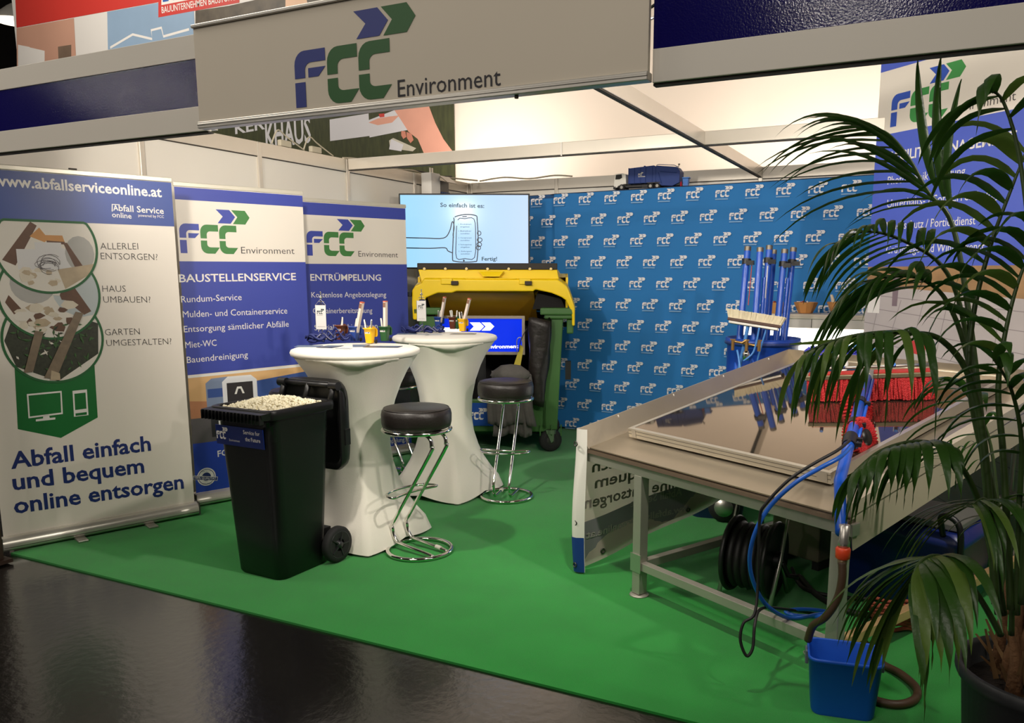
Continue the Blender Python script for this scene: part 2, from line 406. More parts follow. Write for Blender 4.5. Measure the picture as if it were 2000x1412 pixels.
e = PH2([(-9.47,3.593),(-8.884,3.622)]); text(mb, 'KER', e[0], e[1], 0.16, 0.02, -0.013, 0)
obj('poster_print', mb, palette(('q_white', (214, 212, 214), .03, 2), ('q_skin', (222, 160, 136), .12, 3), ('q_skin2', (206, 132, 108), .1, 3), ('q_nail', (200, 60, 50), .05, 2), ('q_box', (196, 190, 170), .2, 6)), t, fix=False)

# distant hall lamp seen past the posters
t = thing('hall_lamp', 'small round ceiling lamp glowing in the dark hall, far upper left', 'lamp', (-15.35, 9.6, 6.05))
obj('lamp_shade', MB().lathe([(0.05, 0.3), (0.12, 0.25), (0.34, 0.05), (0.36, 0.0)], 20), mat('lamp_housing', (200, 196, 188)), t)
obj('diffuser', MB().lathe([(0.0, -0.02), (0.34, 0.0)], 20), mat('hall_lamp_glow', (255, 244, 225), 0.5, emit=3), t)
obj('cable', MB().cyl((0, 0, 0.28), (0, 0, 1.14), 0.01, n=6), DARKG, t)

# ---------------------------------------------------------------- roll-up banners
def rollup(W, H, loc, rz, label, feet=(0.25, 0.75)):
    t = thing('rollup_banner', label, 'banner', loc, rz, 'roll-up banners along the left wall')
    obj('film', MB().box((W / 2, 0.0, (H + 0.07) / 2), (W, 0.003, H - 0.07)), BANW, t)
    obj('top_bar', MB().box((W / 2, 0.0, H + 0.004), (W + 0.01, 0.016, 0.028)), mat('bar_cream', (206, 200, 184), 0.35, 0.3, var=0.04), t, bevel=0.004)
    b = MB(); pr = [(-0.045, 0.012), (-0.05, 0.03), (-0.046, 0.055), (-0.03, 0.078), (-0.004, 0.088), (0.02, 0.084), (0.042, 0.062), (0.05, 0.035), (0.046, 0.012)]
    n = len(pr); V = [(-0.012, a, c) for a, c in pr] + [(W + 0.012, a, c) for a, c in pr]
    b.add(V, [(k, (k + 1) % n, (k + 1) % n + n, k + n) for k in range(n)], True); b.add(V, [tuple(range(n)), tuple(range(2 * n - 1, n - 1, -1))])
    obj('base_cassette', b, mat('cassette', (206, 202, 190), 0.25, 0.55, var=0.04), t)
    obj('groove_line', MB().box((W / 2, -0.0505, 0.03), (W + 0.02, 0.002, 0.003)), DARKG, t)
    for s_ in (0, 1): obj('end_cap', MB().box(((W + 0.014) if s_ else -0.016, 0, 0.048), (0.008, 0.104, 0.082)), mat('cap_dark', (60, 58, 54), 0.5, var=0.1), t, bevel=0.003)
    for f in feet: obj('foot', MB().box((W * f, -0.02, 0.006), (0.055, 0.22, 0.012)), ALU, t, bevel=0.003)
    obj('pole', MB().cyl((W / 2, 0.025, 0.05), (W / 2, 0.025, H), 0.008, n=8), ALU, t)
    return t

# first banner
t = rollup(1.05, 2.12, (-4.67, 2.559, 0), R(69.06), 'widest white roll-up with three round pictures and big navy slogan, nearest the aisle', (0.35, 0.72))
mb = MB()
mb.flat([(0.0, 1.846), (1.05, 1.846), (1.05, 2.108), (0.0, 2.108)], -0.0022, 0)
obj('header_band', mb, mat('header_blue', (38, 66, 140), 0.38, var=0.12, scale=2), t, fix=False)
def one(s_, e, h, bo):
    m = MB(); text(m, s_, e[0], e[1], h, bo, -0.003); obj('lettering', m, WHITEP, t, fix=False)
e = [(0.133,2.024),(0.99,2.019)]; one('www.abfallserviceonline.at', e, 0.058, 0.022)
e = [(0.742,1.923),(0.994,1.919)]; one('bfall Service', e, 0.036, 0.015)
e = [(0.703,1.886),(0.809,1.882)]; one('online', e, 0.03, 0.012)
e = [(0.847,1.896),(0.993,1.894)]; one('powered by FCC', e, 0.016, 0.008)
e = [(0.712,1.924),(0.74,1.926)]; one('A', e, 0.03, 0.02); mb = MB()
e = [(0.706,1.918),(0.709,1.959),(0.748,1.959),(0.746,1.935)]; ribbon(mb, e, 0.006, -0.003)
obj('letter_frame', mb, WHITEP, t, fix=False)
# debris pictures in three rings, drawn bottom one first
CC = [(0.355, 1.70), (0.348, 1.44), (0.345, 1.19)]; CR = 0.25
def clipdisc(c, r, top):
    return [(a, min(b, top)) for a, b in disc(c, r, 48)]
mb = MB(); y = -0.0022
PG_ = [(0.14,0.989),(0.546,0.989),(0.532,0.709),(0.33,0.612),(0.125,0.691)]
obj('green_arrow_panel', MB().flat([(0.143, 1.10), (0.541, 1.10), (0.531, 0.709), (0.33, 0.612), (0.124, 0.691)], -0.0022), mat('panel_green', (18, 104, 44), 0.4, var=0.06), t, fix=False)
mb = MB()
e = [(0.188,0.88),(0.353,0.882),(0.348,0.756),(0.184,0.751)]; ribbon(mb, e, 0.012, -0.003, 0, True)
mb.flat([(0.252,0.755),(0.281,0.758),(0.284,0.736),(0.312,0.736),(0.311,0.724),(0.214,0.724),(0.215,0.736),(0.251,0.737)], -0.003)
e = [(0.416,0.879),(0.483,0.881),(0.479,0.731),(0.411,0.73)]; ribbon(mb, e, 0.009, -0.003, 0, True)
e = [(0.414,0.757),(0.481,0.759)]; ribbon(mb, e, 0.02, -0.0031); e = [(0.415,0.87),(0.482,0.872)]; ribbon(mb, e, 0.014, -0.0031)
obj('device_icons', mb, WHITEP, t, fix=False)
C = dict(ring=0, lite=1, grey=2, cream=3, brown=4, orange=5, white=6, tan=7, dark=8, leaf=9, wood=10, sky=11)
cm = palette(('r_ring', (26, 92, 44), .05, 3), ('r_lite', (214, 208, 196), .05, 3), ('r_grey', (166, 164, 158), .15, 8), ('r_cream', (206, 196, 176), .14, 12), ('r_brown', (96, 66, 46), .3, 20),
    ('r_orange', (196, 140, 78), .15, 10), ('r_white', (206, 204, 202), .04, 6), ('r_tan', (176, 158, 130), .2, 20), ('r_dark', (46, 50, 34), .7, 60), ('r_leaf', (52, 88, 40), .4, 30), ('r_wood', (120, 104, 84), .4, 25), ('r_sky', (176, 184, 184), .1, 4))
def poly_clip(poly, c, r):
    """keep a polygon inside a circle by pulling outside points onto it"""
    o = []
    for a, b in poly:
        d = math.hypot(a - c[0], b - c[1])
        if d > r: a = c[0] + (a - c[0]) * r / d; b = c[1] + (b - c[1]) * r / d
        o.append((a, b))
    return o
def ring_pic(name, c, shapes, y, bg):
    m = MB(); m.flat(clipdisc(c, CR, 1.846), y, bg)
    for k, (mi, poly) in enumerate(shapes): m.flat([(a, min(b, 1.846)) for a, b in poly_clip(poly, c, CR - 0.004)], y - 0.00008 * (k + 1), mi)
    e = [(a, min(b, 1.846)) for a, b in disc(c, CR, 64)]
    ribbon(m, e, 0.013, y - 0.0014, 0, True)
    obj(name, m, cm, t, fix=False)
sh = []
c = CC[2]
sh.append((8, [(c[0] - .24, c[1] + .0), (c[0] - .2, c[1] + .1), (c[0] - .05, c[1] + .14), (c[0] + .1, c[1] + .13), (c[0] + .24, c[1] + .08), (c[0] + .22, c[1] - .1), (c[0], c[1] - .25), (c[0] - .2, c[1] - .15)]))
for k in range(90):
    a = rnd.uniform(0, 2 * pi); q = rnd.uniform(0, 0.22) ; px, py = c[0] + q * cos(a), c[1] - 0.03 + q * sin(a) * 0.75; an = rnd.uniform(0, 2 * pi); L = rnd.uniform(.02, .05); ww = .006
    sh.append((9 if k % 3 else 1 if k % 9 == 0 else 8, [(px, py), (px + L / 2 * cos(an) - ww * sin(an), py + L / 2 * sin(an) + ww * cos(an)), (px + L * cos(an), py + L * sin(an)), (px + L / 2 * cos(an) + ww * sin(an), py + L / 2 * sin(an) - ww * cos(an))]))
sh += [(10, [(c[0] - .07, c[1] - .22), (c[0] - .01, c[1] - .23), (c[0] + .16, c[1] + .14), (c[0] + .12, c[1] + .15)]), (10, [(c[0] - .17, c[1] - .19), (c[0] - .12, c[1] - .18), (c[0] - .05, c[1] + .04), (c[0] - .09, c[1] + .05)]), (7, [(c[0] - .03, c[1] - .18), (c[0] + .01, c[1] - .2), (c[0] + .01, c[1] - .24), (c[0] - .04, c[1] - .235)])]
ring_pic('garden_picture', c, sh, -0.0032, 1)
c = CC[1]
sh = [(2, disc((c[0] - .08, c[1] + .06), .11, 20)), (11, disc((c[0] + .16, c[1] + .02), .15, 20)), (4, [(c[0] - .22, c[1] - .04), (c[0] - .2, c[1] + .0), (c[0] - .09, c[1] - .16), (c[0] - .15, c[1] - .17)]),
      (4, [(c[0] + .05, c[1] + .1), (c[0] + .09, c[1] + .1), (c[0] + .2, c[1] - .1), (c[0] + .16, c[1] - .12), (c[0] + .02, c[1] + .02)])]
for k in range(26):
    px = c[0] + rnd.uniform(-.15, .12); py = c[1] + rnd.uniform(-.2, .02); q = rnd.uniform(.02, .05)
    sh.append(((7, 3, 3, 4, 1)[k % 5], [(px + q * rnd.uniform(.6, 1.2) * cos(2 * pi * j / 6), py + q * .7 * rnd.uniform(.6, 1.2) * sin(2 * pi * j / 6)) for j in range(6)]))
ring_pic('rubble_picture', c, sh, -0.0048, 1)
c = CC[0]
sh = [(4, [(c[0] - .22, c[1] - .07), (c[0] - .07, c[1] + .14), (c[0] - .04, c[1] + .12), (c[0] - .16, c[1] - .1)]), (5, [(c[0] - .08, c[1] + .06), (c[0] - .03, c[1] + .11), (c[0] + .01, c[1] + .05), (c[0] - .01, c[1] + .03)]),
      (5, [(c[0] - .02, c[1] + .07), (c[0] + .08, c[1] + .07), (c[0] + .09, c[1] + .03), (c[0], c[1] + .035)]), (4, [(c[0], c[1] + .04), (c[0] + .09, c[1] + .035), (c[0] + .085, c[1] + .02), (c[0], c[1] + .025)]),
      (6, [(c[0] - .15, c[1] - .01), (c[0] - .06, c[1] - .01), (c[0] - .06, c[1] + .03), (c[0] + .07, c[1] + .03), (c[0] + .07, c[1] - .0), (c[0] + .11, c[1] - .01), (c[0] + .12, c[1] - .12), (c[0] - .15, c[1] - .12)]),
      (2, disc((c[0] + .16, c[1] - .03), .075, 16, .1)), (4, [(c[0] + .08, c[1] + .03), (c[0] + .1, c[1] + .03), (c[0] + .17, c[1] - .1), (c[0] + .13, c[1] - .11)]),
      (7, [(c[0] + .04, c[1] - .12), (c[0] + .24, c[1] - .09), (c[0] + .2, c[1] - .16), (c[0] + .07, c[1] - .23)])]
for k in range(14):
    px = c[0] + rnd.uniform(-.14, .03); py = c[1] + rnd.uniform(-.2, -.12); q = rnd.uniform(.02, .045)
    sh.append(((3, 7, 1)[k % 3], [(px + q * rnd.uniform(.6, 1.2) * cos(2 * pi * j / 6), py + q * .7 * rnd.uniform(.6, 1.2) * sin(2 * pi * j / 6)) for j in range(6)]))
ring_pic('scrap_picture', c, sh, -0.0068, 1)
m = MB()
for k in range(9):
    ribbon(m, arc(c[0] - .0 + rnd.uniform(-.02, .02), c[1] - .09 + rnd.uniform(-.02, .01), rnd.uniform(.025, .06), rnd.uniform(-30, 60), rnd.uniform(150, 330), 10, rnd.uniform(.02, .045)), 0.0025, -0.0088 - .00005 * k)
obj('wire_drawing', m, mat('wire_print', (84, 78, 78), 0.5, var=0.1), t, fix=False)
m = MB()
for s_, a in (('ALLERLEI', [(0.626,1.698),(0.832,1.702)]), ('ENTSORGEN?', [(0.624,1.641),(0.938,1.64)]), ('HAUS', [(0.617,1.451),(0.744,1.45)]), ('UMBAUEN?', [(0.617,1.388),(0.878,1.383)]),
             ('GARTEN', [(0.61,1.195),(0.802,1.192)]), ('UMGESTALTEN?', [(0.613,1.131),(0.982,1.122)])):
    m = MB(); text(m, s_, a[0], a[1], 0.038, -0.012, -0.003); obj('lettering', m, GREYT, t, fix=False)
m = MB()
for s_, a in (('Abfall einfach', [(0.073,0.471),(0.812,0.467)]), ('und bequem', [(0.071,0.347),(0.763,0.333)]), ('online entsorgen', [(0.064,0.21),(0.991,0.189)])):
    m = MB(); text(m, s_, a[0], a[1], 0.093, 0.022, -0.003); obj('lettering', m, mat('slogan_navy', (22, 40, 104), 0.45, var=0.04), t, fix=False)
obj('tab', MB().box((0.52, 0, 2.142), (0.04, 0.014, 0.01)), DARKG, t)

# second and third banner
LB = mat('print_violet_blue', (58, 70, 156), 0.42, var=0.05, scale=2); LG = GREENP
PHOTO = palette(('f_sky', (206, 164, 112), .25, 3), ('f_sand', (176, 120, 84), .3, 5), ('f_road', (84, 80, 82), .3, 6), ('f_cab', (214, 214, 216), .05, 3), ('f_blue', (52, 78, 140), .15, 4), ('f_glass', (44, 40, 42), .3, 8), ('f_dark', (34, 34, 38), .3, 10), ('f_red', (150, 50, 40), .1, 3), ('f_white', (222, 220, 214), .03, 3), ('f_slate', (120, 134, 160), .15, 5))
def lett(t, items, bold0=0.0):
    for it in items:
        m = MB(); text(m, it[0], it[1][0], it[1][1], it[2], it[3], -0.003); obj('lettering', m, WHITEP, t, fix=False)
def service(t, W, e0, env, title, lines, stripe=(2.028, 2.106)):
    m = MB(); m.flat([(0, stripe[0]), (W, stripe[0]), (W, stripe[1]), (0, stripe[1])], -0.0022)
    m.flat([(0, 0.895), (W, 0.915), (W, 1.643), (0, 1.638)], -0.0022)
    obj('blue_panel', m, LB, t, fix=False)
    m = MB(); emblem(m, *e0, -0.0024); obj('emblem_print', m, [LB, LG], t, fix=False)
    m = MB(); text(m, 'Environment', env[0], env[1], 0.045, -0.004, -0.0024); obj('brand_lettering', m, GREYT, t, fix=False)
    lett(t, [(title[0], title[1], 0.05, 0.014)] + [(s_, a, 0.042, 0.0) for s_, a in lines])
t = rollup(0.865, 2.12, (-4.445, 3.683, 0), R(68), 'blue and white roll-up with the construction services list, middle of the row', (0.3, 0.8))
e = [(-0.025,1.693),(0.476,1.936),(0.266,1.982),(-0.027,1.671)]
service(t, 0.865, (0.012, e[0][1] - 0.003, e[1][0] - 0.012, e[2][1] - e[0][1]), [(0.405,1.695),(0.785,1.699)], ('BAUSTELLENSERVICE', [(-0.01,1.504),(0.787,1.516)]),
    [('Rundum-Service', [(-0.007,1.373),(0.389,1.382)]), ('Mulden- und Containerservice', [(-0.004,1.276),(0.709,1.281)]), ('Entsorgung sämtlicher Abfälle', [(-0.004,1.179),(0.715,1.187)]), ('Miet-WC', [(-0.002,1.075),(0.201,1.08)]), ('Bauendreinigung', [(0.001,0.976),(0.408,0.987)])])
m = MB(); y = -0.0022
m.flat([(0, 0.43), (0.865, 0.43), (0.865, 0.895), (0, 0.875)], y, 0)
m.flat([(0, 0.43), (0.865, 0.43), (0.865, 0.60), (0, 0.60)], y - .0001, 2)
m.flat([(0, 0.60), (0.2, 0.60), (0.2, 0.70), (0, 0.72)], y - .0001, 1)
m.flat([(0.11, 0.62), (0.11, 0.83), (0.15, 0.86), (0.26, 0.865), (0.26, 0.62)], y - .0002, 9)
m.flat([(0.12, 0.73), (0.24, 0.73), (0.24, 0.79), (0.12, 0.79)], y - .0003, 4)
m.flat([(0.22, 0.52), (0.22, 0.83), (0.26, 0.865), (0.42, 0.865), (0.46, 0.83), (0.46, 0.52)], y - .00035, 3)
m.flat([(0.25, 0.68), (0.25, 0.82), (0.43, 0.82), (0.43, 0.68)], y - .0004, 5)
m.flat([(0.46, 0.55), (0.46, 0.82), (0.865, 0.86), (0.865, 0.55)], y - .00035, 4)
m.flat([(0.13, 0.46), (0.13, 0.6), (0.46, 0.6), (0.46, 0.46)], y - .0005, 6)
for a in (0.18, 0.36): m.flat([(a, 0.54), (a + .05, 0.54), (a + .05, 0.57), (a, 0.57)], y - .0006, 8)
m.flat([(0.0, 0.875), (0.865, 0.895), (0.865, 0.905), (0.0, 0.89)], y - .0006, 8)
m.flat([(0.30, 0.74), (0.32, 0.79), (0.35, 0.79), (0.37, 0.74), (0.355, 0.74), (0.343, 0.775), (0.327, 0.775), (0.315, 0.74)], y - .0007, 8)
obj('truck_picture', m, PHOTO, t, fix=False)
obj('lower_panel', MB().flat([(0, 0.09), (0.865, 0.09), (0.865, 0.43), (0, 0.43)], -0.0022), mat('lower_blue', (30, 60, 160), 0.42, var=0.1, scale=3), t, fix=False)
m = MB(); e = [(0.158,0.318),(0.267,0.324)]; text(m, 'FCC', e[0], e[1], 0.042, 0.018, -0.003); text(m, 'Environment', (e[1][0] + .02, e[1][1]), (e[1][0] + .36, e[1][1] + .01), 0.042, 0.01, -0.003)
obj('footer_lettering', m, WHITEP, t, fix=False)
m = MB(); c = [(0.074,0.192)][0]
m.flat(disc(c, 0.062, 32), -0.003, 0); m.flat(disc(c, 0.054, 32), -0.0031, 1); m.flat(disc(c, 0.05, 32), -0.0032, 0); m.flat(disc(c, 0.03, 24), -0.0033, 1)
m.flat([(c[0] - .085, c[1] + .022), (c[0] + .075, c[1] - .012), (c[0] + .07, c[1] - .04), (c[0] - .09, c[1] - .006)], -0.0034, 0)
m.flat([(c[0] - .082, c[1] + .018), (c[0] + .072, c[1] - .014), (c[0] + .068, c[1] - .037), (c[0] - .086, c[1] - .004)], -0.0035, 1)
text(m, '100% QUALITÄT', (c[0] - .078, c[1] + .0), (c[0] + .062, c[1] - .03), 0.016, 0.01, -0.0036, 0)
text(m, 'Top Service', (c[0] - .03, c[1] + .038), (c[0] + .035, c[1] + .034), 0.008, 0.0, -0.0036, 1); text(m, 'ISO 9001', (c[0] - .03, c[1] - .05), (c[0] + .03, c[1] - .054), 0.008, 0.0, -0.0036, 1)
obj('quality_stamp', m, [WHITEP, mat('stamp_navy', (24, 40, 100), 0.45, var=0.05)], t, fix=False)

t = rollup(0.926, 2.12, (-4.461, 4.834, 0), R(67.5), 'blue and white roll-up with the clearance services list, behind the high tables', (0.3, 0.7))
e = [(0.033,1.701),(0.539,1.952),(0.327,1.991)]
service(t, 0.926, (e[0][0], e[0][1], e[1][0] - e[0][0], e[2][1] - e[0][1]), [(0.473,1.701),(0.841,1.699)], ('ENTRÜMPELUNG', [(0.049,1.509),(0.673,1.507)]),
    [('Kostenlose Angebotslegung', [(0.051,1.378),(0.717,1.371)]), ('Containerbereitstellung', [(0.057,1.253),(0.581,1.242)]), ('Spezialbeschichtungen', [(0.064,1.12),(0.625,1.113)])], (2.012, 2.106))
m = MB()
m.flat([(0, 0.74), (0.926, 0.79), (0.926, 0.915), (0, 0.895)], y, 8); m.flat([(0, 0.45), (0.926, 0.45), (0.926, 0.78), (0, 0.73)], y - .0001, 4)
m.flat([(0.05, 0.745), (0.2, 0.75), (0.2, 0.83), (0.05, 0.82)], y - .0002, 8)
m.flat([(0.5, 0.45), (0.926, 0.45), (0.926, 0.72), (0.5, 0.7)], y - .0003, 6)
for k in range(12): m.flat([(0.55 + k * .03, 0.6), (0.57 + k * .03, 0.6), (0.57 + k * .03, 0.68), (0.55 + k * .03, 0.67)], y - .0004, (9, 7, 5, 8)[k % 4])
obj('yard_picture', m, PHOTO, t, fix=False)
obj('lower_panel', MB().flat([(0, 0.09), (0.926, 0.09), (0.926, 0.45), (0, 0.45)], -0.0022), MATS['lower_blue'], t, fix=False)
m = MB()
for s_, a in (('FCC Environment', [(0.414,0.262),(0.869,0.239)]), ('Service for the Future', [(0.43,0.198),(0.91,0.198)]), ('www.entruempelung.at', [(0.437,0.127),(0.902,0.111)])): lett(t, [(s_, a, 0.04, 0.01)])

# fourth, taller banner at the right
t = thing('tall_banner', 'tall blue and white banner with the facility services list, standing behind the palm', 'banner', (-0.44, 5.76, 0), R(-39.5))
W4 = 1.25
obj('film', MB().box((W4 / 2, 0, 1.48), (W4, 0.003, 2.84)), BANW, t)
obj('top_bar', MB().box((W4 / 2, 0, 2.905), (W4 + .01, 0.018, 0.028)), MATS['bar_cream'], t, bevel=0.004)
obj('base_cassette', MB().box((W4 / 2, 0, 0.045), (W4 + .02, 0.1, 0.08)), MATS['cassette'], t, bevel=0.015)
m = MB(); m.flat([(0, 2.83), (W4, 2.83), (W4, 2.885), (0, 2.885)], -0.0022)
e = [(0.035,2.441),(0.125,1.611)]
m.flat([(0, e[1][1]), (W4, e[1][1] - .02), (W4, e[0][1]), (0, e[0][1])], -0.0022)
obj('blue_panel', m, mat('banner_blue_bright', (72, 92, 190), 0.42, var=0.05, scale=2), t, fix=False)
m = MB(); a = [(0.106,2.48),(0.626,2.744),(0.388,2.777),(0.102,2.48)]
emblem(m, a[0][0], a[0][1], a[1][0] - a[0][0], a[2][1] - a[0][1], -0.0024); obj('emblem_print', m, [mat('emb_blue4', (46, 80, 176), .4, var=.03), mat('emb_green4', (60, 140, 70), .4, var=.03)], t, fix=False)
m = MB(); a = [(0.563,2.487),(0.951,2.501)]; text(m, 'Environment', a[0], (a[1][0], a[0][1]), 0.05, -0.004, -0.0024); obj('brand_lettering', m, GREYT, t, fix=False)
a = [(0.112,2.269),(0.976,2.291)]; lett(t, [('FACILITY MANAGEMENT', (a[0], (a[1][0], a[0][1])), 0.058, 0.02)])
for s_, a in (('Photovoltaik Reinigung', [(0.117,2.127),(0.677,2.12)]), ('Unterhalts- / Sonderreinigung', [(0.126,1.983),(0.896,2.009)]), ('Wachschutz / Portierdienst', [(0.13,1.844),(0.772,1.861)]), ('Grünpflege und Winterdienst', [(0.143,1.695),(0.843,1.701)])):
    lett(t, [(s_, (a[0], (a[1][0], a[0][1])), 0.05, 0.0)])
z0 = e[1][1]
pm = palette(('g_pave', (176, 168, 166), .12, 5), ('g_bush', (150, 116, 78), .5, 9), ('g_line', (130, 122, 122), .1, 5), ('g_red', (190, 60, 60), .1, 3), ('g_white', (220, 216, 210), .03, 3), ('g_person', (120, 104, 110), .3, 8))
m = MB(); m.flat([(0, 0.12), (W4, 0.12), (W4, z0), (0, z0)], -0.0022, 0); m.flat([(0, z0 - .12), (0.2, z0 - .13), (W4, z0 - .19), (W4, z0), (0, z0)], -0.0023, 1)
for k in range(10): ribbon(m, [(0, z0 - .18 - .08 * k - .006 * k * k), (W4, z0 - .26 - .1 * k - .008 * k * k)], 0.004, -0.0024, 2)
for k in range(7): ribbon(m, [(0.12 + .17 * k, z0 - .2 - .01 * k), (-.05 + .2 * k, z0 - .7)] if k else [(0.12, z0 - .2), (0.02, z0 - .7)], 0.004, -0.0024, 2)
m.flat([(0.02, z0 - .1), (0.12, z0 - .1), (0.12, z0 - .3), (0.02, z0 - .3)], -0.0025, 4); m.flat([(0.35, z0 - .45), (0.5, z0 - .47), (0.5, z0 - .55), (0.35, z0 - .53)], -0.0025, 3)
m.flat(disc((0.24, z0 - .05), .018, 12), -0.0026, 5); m.flat([(0.215, z0 - .07), (0.265, z0 - .07), (0.26, z0 - .25), (0.22, z0 - .25)], -0.0026, 5)
obj('paving_picture', m, pm, t, fix=False)

# ---------------------------------------------------------------- fabric backdrop with repeated emblem
t = thing('backdrop', 'bright blue fabric backdrop with repeated white emblems on a box frame', 'backdrop', (-2.2, 7.27, 0.0))
m_bd = mat('backdrop_fabric', (34, 120, 190), 0.75, var=0.07, scale=1.2, bump=0.12, bscale=2.2)
f = MB(); X0, X1 = -3.95 + 2.2, 0.3 + 2.2
nx, nz = 60, 24
def bdy(u, z):
    b = 0.0
    if u < -3.47 + 2.2: b = 0.03
    return b + 0.004 * sin(u * 5.1 + z * 2) + 0.003 * sin(u * 11 - z * 3)
xs = sorted([X0 + (X1 - X0) * i / nx for i in range(nx + 1)] + [-1.2705, -1.2695])
V = [(x, bdy(x, 2.3 * j / nz), 0.03 + (2.32 + 0.012 * x) * j / nz) for j in range(nz + 1) for x in xs]
q = len(xs); f.add(V, [(j * q + i, j * q + i + 1, (j + 1) * q + i + 1, (j + 1) * q + i) for j in range(nz) for i in range(q - 1)], True)
obj('fabric', f, m_bd, t, fix=False)
m = MB()
for r in range(12):
    z = 2.243 - 0.2005 * r
    for cidx in range(17):
        u = -3.735 + 0.2665 * cidx - (0.1333 if r % 2 else 0)
        if u < -3.9 or u > 0.12 or z < 0.03: continue
        y = min(bdy(u + 2.2, z), bdy(u + 2.35, z)) - 0.010
        emblem(m, u + 2.2, z, 0.158, 0.094, y, 0, 0, n=3)
        m.flat([(u + 2.2, z - .022), (u + 2.315, z - .022), (u + 2.315, z - .012), (u + 2.2, z - .012)], y, 1)
obj('emblem_print', m, [mat('bd_white', (232, 232, 236), 0.6, var=0.02), mat('bd_word', (130, 172, 214), 0.6, var=0.02)], t, fix=False)
obj('frame', MB().box(((X0 + X1) / 2, 0.24, 1.16), (X1 - X0 - .02, 0.38, 2.3)), mat('bd_side', (20, 70, 120), 0.7, var=0.05), t)
obj('top_edge', MB().tube([(x, bdy(x, 2.4) + 0.004, 2.352 + 0.012 * x) for x in xs[::3]], 0.005, 6), mat('bd_seam', (16, 30, 60), 0.7, var=0.05), t)
obj('top_cover', MB().hexa([(X0, 0.02, 2.32 + .012 * X0), (X1, 0.02, 2.32 + .012 * X1), (X1, 0.225, 2.32 + .012 * X1), (X0, 0.225, 2.32 + .012 * X0), (X0, 0.02, 2.345 + .012 * X0), (X1, 0.02, 2.345 + .012 * X1), (X1, 0.225, 2.345 + .012 * X1), (X0, 0.225, 2.345 + .012 * X0)]), MATS['bd_side'], t)

# ---------------------------------------------------------------- toy refuse truck on the backdrop
t = thing('toy_truck', 'toy refuse truck with white cab and blue body, parked on top of the backdrop', 'toy truck', (-2.53, 7.38, 2.345), R(0.7))
tb = mat('toy_blue', (18, 52, 124), 0.6, var=0.05); tw = mat('toy_white', (228, 224, 214), 0.35, var=0.02); tk = mat('toy_black', (24, 24, 26), 0.5, var=0.1)
# x -0.33 cab front .. +0.34 tail
obj('chassis', MB().box((0.0, 0, 0.038), (0.62, 0.09, 0.022)).box((0.0, -0.045, 0.035), (0.12, 0.02, 0.03)), tk, t, bevel=0.003)
obj('cab', MB().prism([(-0.335, 0.03), (-0.33, 0.10), (-0.318, 0.155), (-0.25, 0.16), (-0.215, 0.15), (-0.21, 0.06), (-0.24, 0.058), (-0.25, 0.045), (-0.29, 0.045), (-0.3, 0.03)], -0.065, 0.065), tw, t, bevel=0.003)
m = MB().prism([(-0.318, 0.105), (-0.312, 0.147), (-0.255, 0.15), (-0.25, 0.118), (-0.275, 0.105)], -0.067, -0.066)
obj('cab_window', m, mat('toy_glass', (40, 38, 36), 0.15, var=0.1), t)
obj('bumper', MB().box((-0.325, 0, 0.03), (0.03, 0.13, 0.028)), tk, t, bevel=0.004)
b = MB().prism([(-0.19, 0.06), (-0.19, 0.195), (-0.185, 0.2), (0.06, 0.215), (0.08, 0.2), (0.08, 0.06)], -0.065, 0.065)
for x in (-0.185, -0.13, -0.07, -0.02, 0.045): b.box((x, 0, 0.13), (0.008, 0.138, 0.146))
obj('container', b, tb, t, bevel=0.003)
b = MB().prism([(0.08, 0.07), (0.08, 0.21), (0.10, 0.21), (0.28, 0.19), (0.31, 0.15), (0.305, 0.05), (0.24, 0.022), (0.14, 0.03)], -0.066, 0.066)
b.box((0.12, -0.068, 0.10), (0.008, 0.006, 0.11), M=Matrix.Rotation(R(-20), 3, 'Y')); b.box((0.2, -0.068, 0.15), (0.16, 0.006, 0.008), M=Matrix.Rotation(R(8), 3, 'Y'))
obj('tailgate', b, tb, t, bevel=0.003)
obj('roof_rail', MB().tube([(0.08, -0.05, 0.215), (0.1, -0.05, 0.222), (0.25, -0.05, 0.208), (0.29, -0.05, 0.19)], 0.003, 6).box((-0.05, 0, 0.218), (0.015, 0.015, 0.012)), tb, t)
obj('beacon', MB().cyl((0.285, -0.03, 0.19), (0.288, -0.03, 0.21), 0.003, n=6).box((0.29, -0.03, 0.215), (0.014, 0.014, 0.014)), mat('toy_grey', (120, 112, 96), 0.5, var=0.1), t)
m = MB(); emblem(m, -0.09, 0.128, 0.05, 0.03, -0.0705, 0, 0, n=3); m.flat([(-.09, .116), (-.02, .116), (-.02, .121), (-.09, .121)], -0.0705); obj('emblem_print', m, tw, t, fix=False)
for x in (-0.255, 0.03, 0.095):
    for s_ in (-1, 1):
        wh = obj('wheel', MB().lathe([(0.012, -0.009), (0.028, -0.009), (0.031, -0.005), (0.031, 0.005), (0.028, 0.009), (0.012, 0.009)], 16, c=(x, s_ * 0.056, 0.031), M=Matrix.Rotation(R(90), 3, 'X')), RUBBER, t)
        obj('hub', MB().cyl((x, s_ * 0.056, 0.031), (x, s_ * 0.067, 0.031), 0.014, n=12), mat('toy_hub', (150, 146, 138), 0.4, 0.4, var=0.05), wh)
obj('mudguard', MB().box((0.06, -0.06, 0.06), (0.13, 0.02, 0.008)), tk, t)
t = thing('toy_bin', 'tiny blue toy wheelie bin behind the toy truck', 'toy bin', (-2.165, 7.34, 2.352))
obj('body', MB().hexa([(-.02, -.02, 0), (.02, -.02, 0), (.02, .02, 0), (-.02, .02, 0), (-.027, -.027, .075), (.027, -.027, .075), (.027, .027, .075), (-.027, .027, .075)]), mat('toy_bin_blue', (44, 112, 196), 0.4, var=0.04), t, bevel=0.002)
